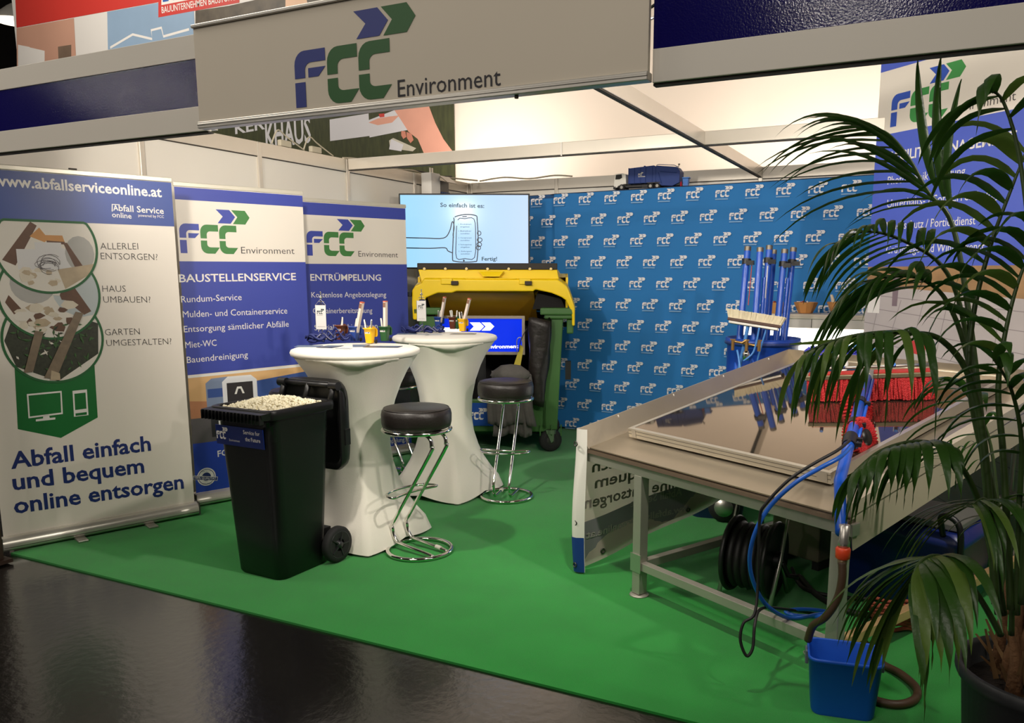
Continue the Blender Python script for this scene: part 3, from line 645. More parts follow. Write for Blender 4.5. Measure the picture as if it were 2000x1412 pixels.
obj('lid', MB().box((0.003, 0, 0.082), (0.066, 0.06, 0.01)), MATS['toy_bin_blue'], t, bevel=0.002)
t = thing('toy_figure', 'tiny red toy cone standing between toy truck and toy bin', 'toy cone', (-2.208, 7.325, 2.352))
obj('cone', MB().lathe([(0.016, 0), (0.016, 0.004), (0.01, 0.006), (0.005, 0.05), (0.0, 0.052)], 12), mat('toy_red', (196, 40, 60), 0.4, var=0.04), t)

# ---------------------------------------------------------------- television
t = thing('television', 'large flat television showing a line-drawn hand with a phone, above the yellow container', 'television', (-4.55, 6.211, 0), R(25.7))
e = [(0,2.293),(1.203,2.272),(1.196,1.613),(-0.02,1.597)]
x1 = e[1][0]; zt = e[0][1]; zb = e[2][1]
obj('bezel', MB().box((x1 / 2, 0.022, (zt + zb) / 2), (x1 + .004, 0.044, zt - zb + .004)), BLACKP, t, bevel=0.004)
m_tv = bpy.data.materials.new('tv_picture'); m_tv.use_nodes = True
nt = m_tv.node_tree; p = nt.nodes['Principled BSDF']; p.inputs['Base Color'].default_value = (0.02, 0.02, 0.03, 1); p.inputs['Roughness'].default_value = 0.16; p.inputs['Specular IOR Level'].default_value = 0.12
tc = nt.nodes.new('ShaderNodeTexCoord'); gr = nt.nodes.new('ShaderNodeSeparateXYZ'); cr = nt.nodes.new('ShaderNodeValToRGB')
nt.links.new(tc.outputs['Generated'], gr.inputs[0]); nt.links.new(gr.outputs[0], cr.inputs[0]); nt.links.new(cr.outputs[0], p.inputs['Emission Color'])
cr.color_ramp.elements[0].color = (0.33, 0.66, 0.94, 1); cr.color_ramp.elements[1].color = (0.55, 0.70, 0.97, 1); p.inputs['Emission Strength'].default_value = 0.93
obj('screen', MB().flat([(0.012, zb + .012), (x1 - .012, zb + .012), (x1 - .012, zt - .012), (0.012, zt - .012)], -0.0015), m_tv, t, fix=False)
m = MB()
def L2(pts, k=4, closed=False): return [(v.x, v.z) for v in spl([(a, 0, b) for a, b in pts], k, closed)]
ww = 0.009
ribbon(m, L2([(0.017,1.897),(0.231,1.892),(0.403,1.892),(0.461,1.953),(0.486,2.037),(0.5,2.027),(0.504,1.981),(0.494,1.925),(0.498,1.897)]), ww, -0.003)
ribbon(m, L2([(0.015,1.803),(0.277,1.799),(0.415,1.804),(0.443,1.776),(0.486,1.757)]), ww, -0.003)
ribbon(m, L2([(0.511,2.083),(0.606,2.106),(0.705,2.097),(0.719,2.055),(0.726,1.87),(0.714,1.701),(0.69,1.678),(0.585,1.673),(0.504,1.682),(0.485,1.706),(0.493,1.869),(0.505,2.046)], 4, True), ww, -0.0032)
ribbon(m, L2([(0.539,2.055),(0.605,2.069),(0.69,2.065),(0.703,1.916),(0.69,1.715),(0.6,1.706),(0.523,1.71),(0.521,1.869)], 3, True), 0.007, -0.0034)
for a in ([(0.722,1.953),(0.75,1.921)], [(0.721,1.893),(0.759,1.86)], [(0.716,1.846),(0.754,1.823)], [(0.711,1.823),(0.744,1.786)]):
    (a0, b0), (a1, b1) = a; cx, cy = (a0 + a1) / 2, (b0 + b1) / 2
    ribbon(m, disc((cx, cy), abs(a1 - a0) * .6, 14, 0.019), 0.007, -0.0036, 0, True)
e = [(0.59,1.687),(0.582,2.087),(0.624,2.088)]; m.flat(disc(e[0], 0.009, 12), -0.0036); ribbon(m, [e[1], e[2]], 0.008, -0.0036)
e = [(0.38,2.175),(0.786,2.166)]; text(m, 'So einfach ist es:', e[0], e[1], 0.036, 0.02, -0.003, 1)
e = [(0.757,1.687),(0.9,1.688)]; text(m, 'Fertig!', e[0], e[1], 0.034, 0.02, -0.003, 1)
for k, (a_, b_) in enumerate((('Produktart', 'eingeben'), ('Behälter', 'auswählen'), ('Containerart', 'auswählen'), ('Rechnungsadresse', 'eingeben'), ('Zahlungsart', 'auswählen'))):
    e0 = [(0.543,2.013),(0.562,2.013),(0.666,2.009),(0.647,1.99)]; dz = ([(0.543,2.013),(0.538,1.767)][0][1] - [(0.543,2.013),(0.538,1.767)][1][1]) / 4 * k
    text(m, '%d.' % (k + 1), (e0[0][0], e0[0][1] - dz), (e0[0][0] + .009, e0[0][1] - dz), 0.011, 0.01, -0.0036, 1)
    text(m, a_, (e0[1][0], e0[1][1] - dz), (e0[2][0], e0[1][1] - dz), 0.011, 0.01, -0.0036, 1)
    text(m, b_, (e0[1][0], e0[3][1] - dz), (e0[3][0], e0[3][1] - dz), 0.011, 0.01, -0.0036, 1)
obj('screen_drawing', m, [mat('tv_ink', (12, 30, 50), 0.4, var=0.02), mat('tv_word', (14, 74, 92), 0.4, var=0.02)], t, fix=False)
obj('wall_mount', MB().box((x1 * .35, 0.055, (zt + zb) / 2), (0.3, 0.03, 0.3)).cyl((0.27, 0.06, (zt + zb) / 2), (-0.085, 0.232, (zt + zb) / 2), 0.025), BLACKP, t)

# electrical box and cables on the left wall
t = thing('distribution_box', 'white electrical distribution box with grey flap on the left wall above the television', 'electrical box', (-4.70, 6.93, 2.31))
obj('housing', MB().box((0.06, -0.06, 0.12), (0.12, 0.16, 0.24)), mat('box_white', (240, 236, 228), 0.4, var=0.03), t, bevel=0.006)
obj('side_module', MB().box((0.06, 0.11, 0.09), (0.1, 0.16, 0.18)), mat('box_grey', (96, 92, 86), 0.4, var=0.2, scale=40), t, bevel=0.004)
for k in range(5): obj('socket', MB().cyl((0.112, 0.045 + 0.033 * k, 0.06), (0.125, 0.045 + 0.033 * k, 0.06), 0.012, n=10), mat('socket_blue', (60, 80, 120), 0.5, var=0.1), t)
obj('flap', MB().box((0.16, 0.1, 0.19), (0.12, 0.18, 0.006), M=Matrix.Rotation(R(35), 3, 'Y')), mat('flap_grey', (150, 142, 128), 0.3, 0.2, var=0.1), t)
obj('hanger', MB().box((0.06, -0.07, 0.265), (0.008, 0.02, 0.06)).box((0.06, -0.03, 0.265), (0.008, 0.02, 0.06)), ALU, t)
CABW = mat('cable_cream', (206, 196, 172), 0.5, var=0.08); CABK = mat('cable_black', (24, 22, 22), 0.55, var=0.1)
def cable(pts, r, m_, label, name='cable', k=6, grp=None, cat='cable'):
    return tag(obj(name, MB().tube(spl(pts, k), r, 8), m_), label, cat, grp)
cable([(-4.76, 5.7, 2.556), (-4.77, 5.9, 2.575), (-4.76, 6.1, 2.557), (-4.75, 6.3, 2.58), (-4.77, 6.5, 2.556), (-4.76, 6.75, 2.57), (-4.77, 7.0, 2.556), (-4.76, 7.3, 2.565), (-4.62, 7.74, 2.57)], 0.008, CABW, 'cream power cable lying along the top of the left wall near the corner')
cable([(-4.78, 6.6, 2.565), (-4.76, 6.9, 2.575), (-4.77, 7.2, 2.565), (-4.75, 7.42, 2.585)], 0.009, CABK, 'black cable lying along the left wall top beside the corner')
cable([(-4.6, 7.755, 2.565), (-4.3, 7.76, 2.59), (-4.0, 7.76, 2.562), (-3.7, 7.76, 2.58), (-3.5, 7.77, 2.562)], 0.008, CABW, 'cream cable on the rear wall top right of the corner')
for k, (yy, lab) in enumerate(((5.02, 'white lamp adapter with cable loop, far one on the left wall top'), (5.37, 'white lamp adapter with cable loop, nearer the cross beam'))):
    t = thing('cable_adapter', lab, 'adapter', (-4.77, yy, 2.55))
    obj('plug_box', MB().box((0, 0, 0.03), (0.04, 0.12, 0.05)), CABW, t, bevel=0.008)
    obj('cable_loop', MB().tube(spl([(0, -.14, .01), (0.01, -.08, .12), (0, 0.02, .09), (0.01, .1, .05), (0, .22, .01)], 6), 0.006, 6), CABW, t)
cable([(-0.86, 2.68, 2.62), (-0.9, 2.75, 2.5), (-0.98, 2.8, 2.46), (-1.05, 2.86, 2.52), (-1.0, 2.9, 2.62), (-0.9, 2.86, 2.58), (-0.93, 2.8, 2.44), (-1.1, 2.84, 2.43)], 0.005, CABK, 'dark tangled lamp cable hanging at the end of the entrance sign', k=8)

# ---------------------------------------------------------------- large green container with open yellow lid
GRN = mat('container_green', (62, 104, 50), 0.42, var=0.08, scale=4, bump=0.04, bscale=200)
YEL = mat('lid_yellow', (244, 206, 10), 0.36, var=0.04, scale=4, bump=0.03, bscale=200)
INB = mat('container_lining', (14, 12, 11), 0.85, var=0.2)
t = thing('waste_container', 'large green wheeled waste container with open yellow rounded lid, in front of the backdrop', 'waste container', (-3.468, 6.063, 0), R(25))
def hx(x0, x1, y0, y1, z0, z1, dx0=0, dx1=0, dy0=0, dy1=0):
    return [(x0 + dx0, y0 + dy0, z0), (x1 - dx1, y0 + dy0, z0), (x1 - dx1, y1 - dy1, z0), (x0 + dx0, y1 - dy1, z0), (x0, y0, z1), (x1, y0, z1), (x1, y1, z1), (x0, y1, z1)]
b = MB()
b.hexa(hx(0.43, 0.60, 0.0, 0.06, 0.20, 1.20, -0.02, 0.05))            # right front post
b.hexa(hx(-0.66, -0.50, 0.0, 0.06, 0.20, 1.20, 0.05, -0.02))
b.hexa(hx(0.56, 0.60, 0.06, 0.88, 0.20, 1.20, -0.05, 0.05)); b.hexa(hx(-0.66, -0.62, 0.06, 0.88, 0.20, 1.20, 0.05, -0.05))
b.hexa(hx(-0.66, 0.60, 0.84, 0.88, 0.20, 1.20, 0.05, 0.05))
b.hexa(hx(-0.6, 0.54, 0.03, 0.86, 0.18, 0.24))
obj('body', b, GRN, t, bevel=0.008)
obj('front_sill', MB().hexa(hx(-0.5, 0.46, 0.0, 0.05, 0.18, 0.47)), GRN, t, bevel=0.01)
b = MB()
for x in (0.40, 0.5, 0.585): b.box((x, -0.012, 0.20), (0.012, 0.03, 0.10))
obj('corner_ribs', b, GRN, t, bevel=0.003)
b = MB(); b.box((0.545, 0.03, 1.245), (0.29, 0.16, 0.06)).box((0.56, 0.03, 1.20), (0.25, 0.12, 0.04)); b.box((0.635, 0.5, 1.24), (0.1, 0.8, 0.05)); b.box((0.66, 0.06, 1.13), (0.06, 0.1, 0.16))
b.box((-0.58, 0.03, 1.245), (0.24, 0.16, 0.06)).box((-0.67, 0.5, 1.24), (0.08, 0.8, 0.05)).box((0, 0.88, 1.24), (1.3, 0.06, 0.05))
obj('rim', b, GRN, t, bevel=0.012)
obj('lift_pin', MB().cyl((0.6, 0.2, 1.12), (0.70, 0.2, 1.12), 0.022).box((0.645, 0.12, 0.72), (0.05, 0.09, 0.16)), BLACKP, t)
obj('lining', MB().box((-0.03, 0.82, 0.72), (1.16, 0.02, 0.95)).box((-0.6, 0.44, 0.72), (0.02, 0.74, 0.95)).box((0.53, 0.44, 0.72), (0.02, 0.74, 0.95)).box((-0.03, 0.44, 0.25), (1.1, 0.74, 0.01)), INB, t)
# round lid: shell behind, arch in front
def arch(yc, zs, x0, x1): pass
OUT = [(-0.70, 1.17), (-0.705, 1.30), (-0.70, 1.42), (-0.675, 1.46), (-0.62, 1.485), (-0.60, 1.52), (0.55, 1.515), (0.59, 1.49), (0.63, 1.46), (0.655, 1.41), (0.70, 1.28), (0.70, 1.12), (0.675, 1.12), (0.675, 1.20), (0.655, 1.27), (0.62, 1.34), (0.585, 1.365), (0.50, 1.40), (0.36, 1.43), (0.34, 1.415), (-0.32, 1.415), (-0.36, 1.40), (-0.48, 1.40), (-0.58, 1.36), (-0.615, 1.30), (-0.635, 1.17)]
b = MB(); nO = len(OUT)
def lay(y, sc=1.0, dz=0.0, drop=0.0): return [(u * sc, y, v + dz) for u, v in OUT]
V = lay(-0.05, 1.0) + lay(0.09, 1.0, 0.03)
b.add(V, [tuple(range(nO))] + [tuple(range(2 * nO - 1, nO - 1, -1))] + [(k, k + nO, (k + 1) % nO + nO, (k + 1) % nO) for k in range(nO)])
obj('lid_arch', b, YEL, t, bevel=0.014, seg=3)
prof = [(0.08, 1.535), (0.25, 1.56), (0.45, 1.57), (0.62, 1.52), (0.78, 1.40), (0.9, 1.27)]
b = MB()
V = [(-0.66, a, c) for a, c in prof] + [(0.63, a, c) for a, c in prof] + [(-0.62, a, c - .03) for a, c in prof] + [(0.60, a, c - .03) for a, c in prof]; n = len(prof)
b.add(V, [(k, k + 1, n + k + 1, n + k) for k in range(n - 1)] + [(2 * n + k + 1, 2 * n + k, 3 * n + k, 3 * n + k + 1) for k in range(n - 1)], True)
for x in (-0.66, 0.63): b.prism([(0.08, 1.25)] + [(a, c) for a, c in prof], x - .01, x + .01, ax='x')
obj('lid_shell', b, YEL, t, fix=False)
b = MB()                                                                 # folded back upper flap with its handle
b.hexa([(-0.62, -0.02, 1.475), (0.57, -0.02, 1.475), (0.60, 0.30, 1.53), (-0.65, 0.30, 1.53), (-0.655, 0.02, 1.60), (0.545, 0.02, 1.60), (0.55, 0.12, 1.605), (-0.66, 0.12, 1.605)])
b.hexa([(-0.09, -0.055, 1.54), (0.05, -0.055, 1.54), (0.05, 0, 1.54), (-0.09, 0, 1.54), (-0.13, -0.03, 1.585), (0.09, -0.03, 1.585), (0.09, 0.02, 1.585), (-0.13, 0.02, 1.585)])
b.box((-0.02, -0.03, 1.525), (0.44, 0.03, 0.012)).box((-0.4, -0.04, 1.50), (0.1, 0.05, 0.05)).box((0.27, -0.04, 1.50), (0.1, 0.05, 0.05))
obj('lid_flap', b, YEL, t, bevel=0.012, seg=3)
obj('seal_strip', MB().box((-0.058, 0.03, 1.628), (1.21, 0.03, 0.055)), mat('seal_black', (44, 38, 30), 0.7, var=0.1), t, bevel=0.006)
for k in range(7): obj('rivet', MB().cyl((-0.6 + 0.182 * k, 0.013, 1.607), (-0.6 + 0.182 * k, 0.004, 1.607), 0.012, n=8), mat('rivet', (214, 190, 130), 0.4, 0.3, var=0.05), t)
for x in (-0.33, 0.30): obj('latch_slot', MB().box((x, -0.05, 1.487), (0.06, 0.06, 0.034)), mat('slot_brown', (44, 28, 12), 0.6, var=0.1), t, bevel=0.004)
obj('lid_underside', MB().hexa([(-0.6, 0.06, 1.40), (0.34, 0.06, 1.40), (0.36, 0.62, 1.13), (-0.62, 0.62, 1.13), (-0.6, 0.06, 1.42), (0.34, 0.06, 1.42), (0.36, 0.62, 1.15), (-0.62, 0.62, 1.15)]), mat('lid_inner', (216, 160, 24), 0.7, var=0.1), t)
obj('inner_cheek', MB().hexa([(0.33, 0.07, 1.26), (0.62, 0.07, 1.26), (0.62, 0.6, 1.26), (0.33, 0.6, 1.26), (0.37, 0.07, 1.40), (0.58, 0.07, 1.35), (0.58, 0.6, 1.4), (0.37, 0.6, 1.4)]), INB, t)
obj('side_catch', MB().box((-0.75, 0.0, 1.39), (0.08, 0.05, 0.04)), BLACKP, t, bevel=0.005)
def castor(x, y, rz):
    c = obj('castor', MB().lathe([(0.035, -0.022), (0.085, -0.024), (0.1, -0.016), (0.104, 0), (0.1, 0.016), (0.085, 0.024), (0.035, 0.022)], 24, c=(x, y, 0.104), M=Matrix.Rotation(rz, 3, 'Z') @ Matrix.Rotation(R(90), 3, 'X')), RUBBER, t)
    obj('rim_disc', MB().lathe([(0.0, -0.026), (0.03, -0.026), (0.045, -0.018), (0.062, -0.016), (0.068, -0.026), (0.068, 0.026), (0.062, 0.016), (0.045, 0.018), (0.03, 0.026), (0, 0.026)], 20, c=(x, y, 0.104), M=Matrix.Rotation(rz, 3, 'Z') @ Matrix.Rotation(R(90), 3, 'X')), mat('castor_disc', (60, 60, 56), 0.5, 0.3, var=0.1), c)
    Mz = Matrix.Rotation(rz, 4, 'Z')
    f = MB()
    for s_ in (-1, 1):
        pts = [(-0.05, 0.2), (0.03, 0.2), (0.02, 0.1), (-0.0, 0.085)]
        V = [Vector(Mz @ Vector((u, s_ * 0.034, v, 1)).to_3d()) + Vector((x, y, 0)) for u, v in pts] + [Vector(Mz @ Vector((u, s_ * 0.04, v, 1)).to_3d()) + Vector((x, y, 0)) for u, v in pts]
        f.add(V, [(0, 1, 2, 3), (7, 6, 5, 4), (0, 4, 5, 1), (1, 5, 6, 2), (2, 6, 7, 3), (3, 7, 4, 0)])
    f.cyl((x, y, 0.165), (x, y, 0.2), 0.05, n=16)
    obj('fork', f, mat('castor_fork', (120, 140, 112), 0.4, 0.6, var=0.1), c)
for x, y in ((0.49, 0.02), (-0.5, 0.06), (0.47, 0.72), (-0.5, 0.74)): castor(x, y, R(12))
obj('axle_rod', MB().tube([(0.2, 0.06, 0.16), (0.42, 0.06, 0.16)], 0.008, 8), CABK, t)
b = MB().hexa([(-0.3, -0.012, 0.235), (0.05, -0.012, 0.235), (0.05, -0.004, 0.235), (-0.3, -0.004, 0.235), (-0.3, -0.012, 0.44), (0.05, -0.012, 0.44), (0.05, -0.004, 0.44), (-0.3, -0.004, 0.44)])
lab = obj('blue_label', b, mat('label_blue', (20, 74, 160), 0.4, var=0.05), t)
m = MB(); emblem(m, -0.235, 0.29, 0.17, 0.105, -0.0135, 0, 0); text(m, 'Environment', (-0.045, 0.30), (0.045, 0.30), 0.018, 0.01, -0.0135); obj('label_print', m, WHITEP, lab, fix=False)

# monitor inside the container
MO = Vector((-3.468, 6.063, 0)) + Vector((-sin(R(25)), cos(R(25)), 0)) * 0.25
t = thing('monitor', 'small blue monitor with silver frame standing inside the open container', 'monitor', MO, R(25))
e = [(0.254,1.193),(0.253,0.842)]; x1 = e[0][0]; x0 = x1 - 0.80; zt, zb = e[0][1], e[1][1]
b = MB(); fw = 0.026
b.box(((x0 + x1) / 2, 0.02, zt - fw / 2), (x1 - x0, 0.04, fw)).box(((x0 + x1) / 2, 0.02, zb + fw / 2), (x1 - x0, 0.04, fw)).box((x0 + fw / 2, 0.02, (zt + zb) / 2), (fw, 0.04, zt - zb - 2 * fw)).box((x1 - fw / 2, 0.02, (zt + zb) / 2), (fw, 0.04, zt - zb - 2 * fw))
obj('frame', b, mat('monitor_silver', (176, 164, 146), 0.35, 0.5, var=0.05), t)
obj('back_case', MB().box(((x0 + x1) / 2, 0.045, (zt + zb) / 2), (x1 - x0 - .02, 0.03, zt - zb - .02)), BLACKP, t)
obj('screen', MB().flat([(x0 + fw, zb + fw), (x1 - fw, zb + fw), (x1 - fw, zt - fw), (x0 + fw, zt - fw)], 0.022), mat('monitor_picture', (8, 40, 196), 0.15, emit=0.9), t, fix=False)
m = MB(); e = [(-0.099,0.897),(0.193,0.902)]; text(m, 'Environment', e[0], e[1], 0.032, 0.025, 0.02)
cc = [(-0.244,1.132),(-0.152,1.132),(-0.115,1.095),(-0.153,1.058),(-0.245,1.058),(-0.208,1.095)]; m.flat(cc, 0.02)
m.flat([(-0.138,1.132),(-0.059,1.132),(-0.023,1.096),(-0.06,1.059),(-0.139,1.058),(-0.101,1.095)], 0.0205); m.flat([(-0.555,1.085),(-0.323,1.086),(-0.327,0.854),(-0.56,0.853)], 0.0205)
obj('screen_print', m, mat('monitor_white', (250, 248, 236), 0.3, emit=0.9), t, fix=False)
obj('stand', MB().box(((x0 + x1) / 2, 0.07, (zb + 0.26) / 2), (0.08, 0.03, zb - 0.22)).box(((x0 + x1) / 2, 0.1, 0.265), (0.3, 0.2, 0.02)), BLACKP, t)

# things hanging on the container
CL = mat('cloth_grey', (92, 88, 84), 0.95, var=0.18, scale=30, bump=0.5, bscale=25)
def on_con(x, y, z=0): 
    c, s_ = cos(R(25)), sin(R(25)); return (-3.468 + x * c - y * s_, 6.063 + x * s_ + y * c, z)
t = thing('bag', 'tall black plastic bag hanging inside the right front corner of the container', 'bag', on_con(0.385, -0.06), R(25))
V = []; nz = 14; na = 16
for j in range(nz + 1):
    z = 0.44 + 0.74 * j / nz
    for k in range(na):
        a = 2 * pi * k / na; r_ = 1 + 0.10 * sin(a * 3 + z * 9) + 0.07 * sin(a * 5 - z * 14)
        V.append((0.0 + (0.078 + .02 * (j / nz)) * r_ * cos(a) + 0.04 * (j / nz - .5), 0.0 + 0.06 * r_ * sin(a), z + 0.02 * sin(a * 2)))
b = MB().add(V, [(j * na + k, j * na + (k + 1) % na, (j + 1) * na + (k + 1) % na, (j + 1) * na + k) for j in range(nz) for k in range(na)] + [tuple(range(na)), tuple(range(nz * na, nz * na + na))], True)
obj('sack', b, mat('bag_black', (30, 25, 22), 0.4, var=0.1, bump=0.6, bscale=14), t)
obj('loop', MB().tube(spl([(-0.1, 0, 1.1), (-.15, -.01, 1.0), (-.17, 0, .9)], 5), 0.004, 6), CABK, t)
t = thing('cloth', 'grey cloth draped over the container front behind the far stool', 'cloth', on_con(0.15, -0.14), R(25))
def drape(w0, w1, z0, z1, amp, ph, y=0.0, n=26, m_=10):
    V = []
    for j in range(m_ + 1):
        s_ = j / m_
        for i in range(n + 1):
            u = i / n - 0.5; w_ = w0 + (w1 - w0) * s_
            V.append((u * w_ + .01 * sin(7 * s_ + ph), y + amp * sin(u * 22 + ph + 2 * s_) * (0.4 + s_) + 0.01 * sin(u * 50), z0 + (z1 - z0) * s_ + 0.015 * sin(u * 9 + ph)))
    q = n + 1
    return V, [(j * q + i, j * q + i + 1, (j + 1) * q + i + 1, (j + 1) * q + i) for j in range(m_) for i in range(n)]
b = MB(); b.add(*drape(0.34, 0.42, 0.73, 0.27, 0.014, 0.3), smooth=True); o = obj('upper_fold', b, CL, t, fix=False); q = o.modifiers.new('s', 'SOLIDIFY'); q.thickness = 0.006
b = MB(); b.add(*drape(0.3, 0.34, 0.6, 0.17, 0.016, 1.7, 0.03), smooth=True); o = obj('lower_fold', b, CL, t, fix=False); q = o.modifiers.new('s', 'SOLIDIFY'); q.thickness = 0.006
obj('bunched_top', MB().lathe([(0.0, 0.80), (0.07, 0.79), (0.13, 0.74), (0.15, 0.70), (0.1, 0.66)], 18, M=Matrix.Diagonal((1.2, .45, 1))), CL, t)
t = thing('strap', 'yellow folded strap leaning beside the black bag in the container', 'strap', on_con(0.2, 0.0), R(25))
obj('band', MB().hexa([(-0.05, -0.06, 0.72), (0.02, -0.06, 0.72), (0.02, -0.05, 0.72), (-0.05, -0.05, 0.72), (0.03, -0.04, 0.96), (0.055, -0.04, 0.93), (0.055, -0.03, 0.93), (0.03, -0.03, 0.96)]), mat('strap_yellow', (176, 160, 40), 0.6, var=0.1), t)
obj('tie', MB().tube(spl([(-.0, -.05, .9), (0.0, -.05, 1.0), (.035, -.05, 1.02), (.05, -.05, .95)], 5), 0.004, 6), ALU, t)

# ---------------------------------------------------------------- high tables with stretch covers
COV = mat('stretch_cover', (226, 221, 208), 0.75, var=0.03, scale=3, bump=0.08, bscale=160, sheen=0.3)
def high_table(x, y, rz, lab, h=1.135, rt=0.367):
    t = thing('high_table', lab, 'table', (x, y, 0), rz, 'covered high tables')
    prof = [(0.012, 0.40), (0.10, 0.365), (0.17, 0.31), (0.25, 0.262), (0.34, 0.225), (0.45, 0.195), (0.57, 0.18), (0.70, 0.188), (0.82, 0.215), (0.92, 0.252), (1.0, 0.29), (1.06, 0.33), (1.093, 0.352)]
    N = 64; V = []
    for z, r in prof:
        k = max(0.0, min(1.0, (0.62 - z) / 0.55)); k = k * k * (3 - 2 * k)
        for i in range(N):
            a = 2 * pi * i / N; c, s_ = abs(cos(a)), abs(sin(a))
            sq = 1.0 / (c ** 1.15 + s_ ** 1.15) ** (1 / 1.15)
            rr = r * ((1 - k) + k * sq * 1.04)
            hem = k * 0.03 * (1 - abs(cos(2 * a))) if z < 0.06 else 0
            fold = 0.003 * sin(a * 9 + z * 6) * (1 - k)
            V.append(((rr + fold) * cos(a), (rr + fold) * sin(a), z + hem))
    n = len(prof)
    obj('cover', MB().add(V, [(j * N + i, j * N + (i + 1) % N, (j + 1) * N + (i + 1) % N, (j + 1) * N + i) for j in range(n - 1) for i in range(N)], True), COV, t)
    obj('top', MB().lathe([(0.0, h), (rt - .02, h), (rt - .004, h - .006), (rt + .002, h - .02), (rt - .002, h - .034), (rt - .02, h - .043), (rt - .03, h - .045), (0, h - .045)], 64), COV, t)
    f = [(-0.24, 1.092), (-0.12, 1.092), (0.0, 1.092), (0.12, 1.092), (0.24, 1.092)]
    V = [(u * 1.0, -math.sqrt(max(0.0, 0.358 ** 2 - u * u)) - .004, 1.097) for u in [x_ * .05 - .25 for x_ in range(11)]]
    V2 = [(u, -math.sqrt(max(0.0, 0.325 ** 2 - u * u)) - .006, 1.097 - 0.055 * (1 - abs(u - .03) / .29)) for u in [x_ * .05 - .25 for x_ in range(11)]]
    o = obj('folded_hem', MB().add(V + V2, [(k, k + 1, k + 12, k + 11) for k in range(10)], True), COV, t, rot=(0, 0, R(35) - rz), fix=False)
    q = o.modifiers.new('s', 'SOLIDIFY'); q.thickness = 0.004
    for k in range(4):
        a = pi / 2 * k
        obj('foot', MB().lathe([(0.0, 0.0), (0.022, 0.0), (0.025, 0.004), (0.022, 0.02), (0, 0.02)], 12, c=(0.37 * cos(a), 0.37 * sin(a), 0)), mat('foot_white', (214, 208, 196), 0.5, var=0.05), t)
    return t
T1 = (-3.03, 3.68); T2 = (-3.13, 4.77)
high_table(T1[0], T1[1], R(-47), 'nearer high table in white stretch cover, beside the black wheelie bin')
high_table(T2[0], T2[1], R(-47), 'farther high table in white stretch cover, before the green container')

# ---------------------------------------------------------------- bar stools
LEA = mat('black_leather', (30, 25, 22), 0.42, var=0.12, scale=20, bump=0.12, bscale=90)
def stool(x, y, rz, lab, hs=0.84):
    t = thing('bar_stool', lab, 'bar stool', (x, y, 0), rz, 'black and chrome bar stools')
    obj('seat', MB().lathe([(0.0, hs - .004), (0.10, hs - .001), (0.165, hs - .006), (0.178, hs - .012), (0.189, hs - .022), (0.194, hs - .045), (0.193, hs - .09), (0.187, hs - .112), (0.17, hs - .12), (0, hs - .12)], 48), LEA, t)
    obj('piping', MB().tube([(0.179 * cos(2 * pi * k / 48), 0.179 * sin(2 * pi * k / 48), hs - .0115) for k in range(48)], 0.0028, 6, closed=True), LEA, t)
    obj('seat_ring', MB().tube([(0.186 * cos(2 * pi * k / 48), 0.186 * sin(2 * pi * k / 48), hs - .13) for k in range(48)], 0.011, 8, closed=True).box((0.03, 0, hs - .131), (0.3, 0.06, 0.016)), CHROME, t)
    obj('base_ring', MB().tube([(0.18 * cos(2 * pi * k / 56), 0.18 * sin(2 * pi * k / 56), 0.013) for k in range(56)], 0.0125, 10, closed=True), CHROME, t)
    for s_ in (-1, 1):
        P = [(-0.02, hs - .142), (0.08, hs - .142), (0.135, hs - .148), (0.163, hs - .17), (0.167, hs - .205), (0.15, hs - .25), (-0.145, 0.17), (-0.162, 0.125), (-0.157, 0.085), (-0.13, 0.05), (-0.09, 0.037), (0.10, 0.024), (0.16, 0.017)]
        obj('frame_tube', MB().tube([(p.x, s_ * 0.055, p.z) for p in spl([(a, 0, c) for a, c in P], 4)], 0.0105, 10), CHROME, t)
    z = 0.345
    loop = spl([(-0.02, 0.16, z + .0), (-0.05, 0.172, z), (-0.10, 0.15, z), (-0.135, 0.08, z), (-0.145, 0, z), (-0.135, -0.08, z), (-0.10, -0.15, z), (-0.05, -0.172, z), (-0.02, -0.16, z), (-0.035, -0.08, z), (-0.04, 0, z), (-0.035, 0.08, z)], 4, True)
    obj('footrest', MB().tube(loop, 0.0075, 8, closed=True), CHROME, t)
    obj('sleeve', MB().cyl((0.075, 0.055, 0.0275), (0.112, 0.055, 0.0245), 0.0135, n=12), mat('sleeve_clear', (214, 208, 196), 0.25, 0.2, var=0.05), t)
    return t
stool(-2.56, 3.60, R(-11), 'black bar stool with chrome frame in front of the nearer high table')
stool(-2.66, 4.80, R(107), 'black bar stool standing alone before the container and grey cloth')
stool(-3.74, 4.98, R(160), 'black bar stool seen between the two high tables')
stool(-3.64, 3.86, R(60), 'black bar stool mostly hidden behind the wheelie bin')

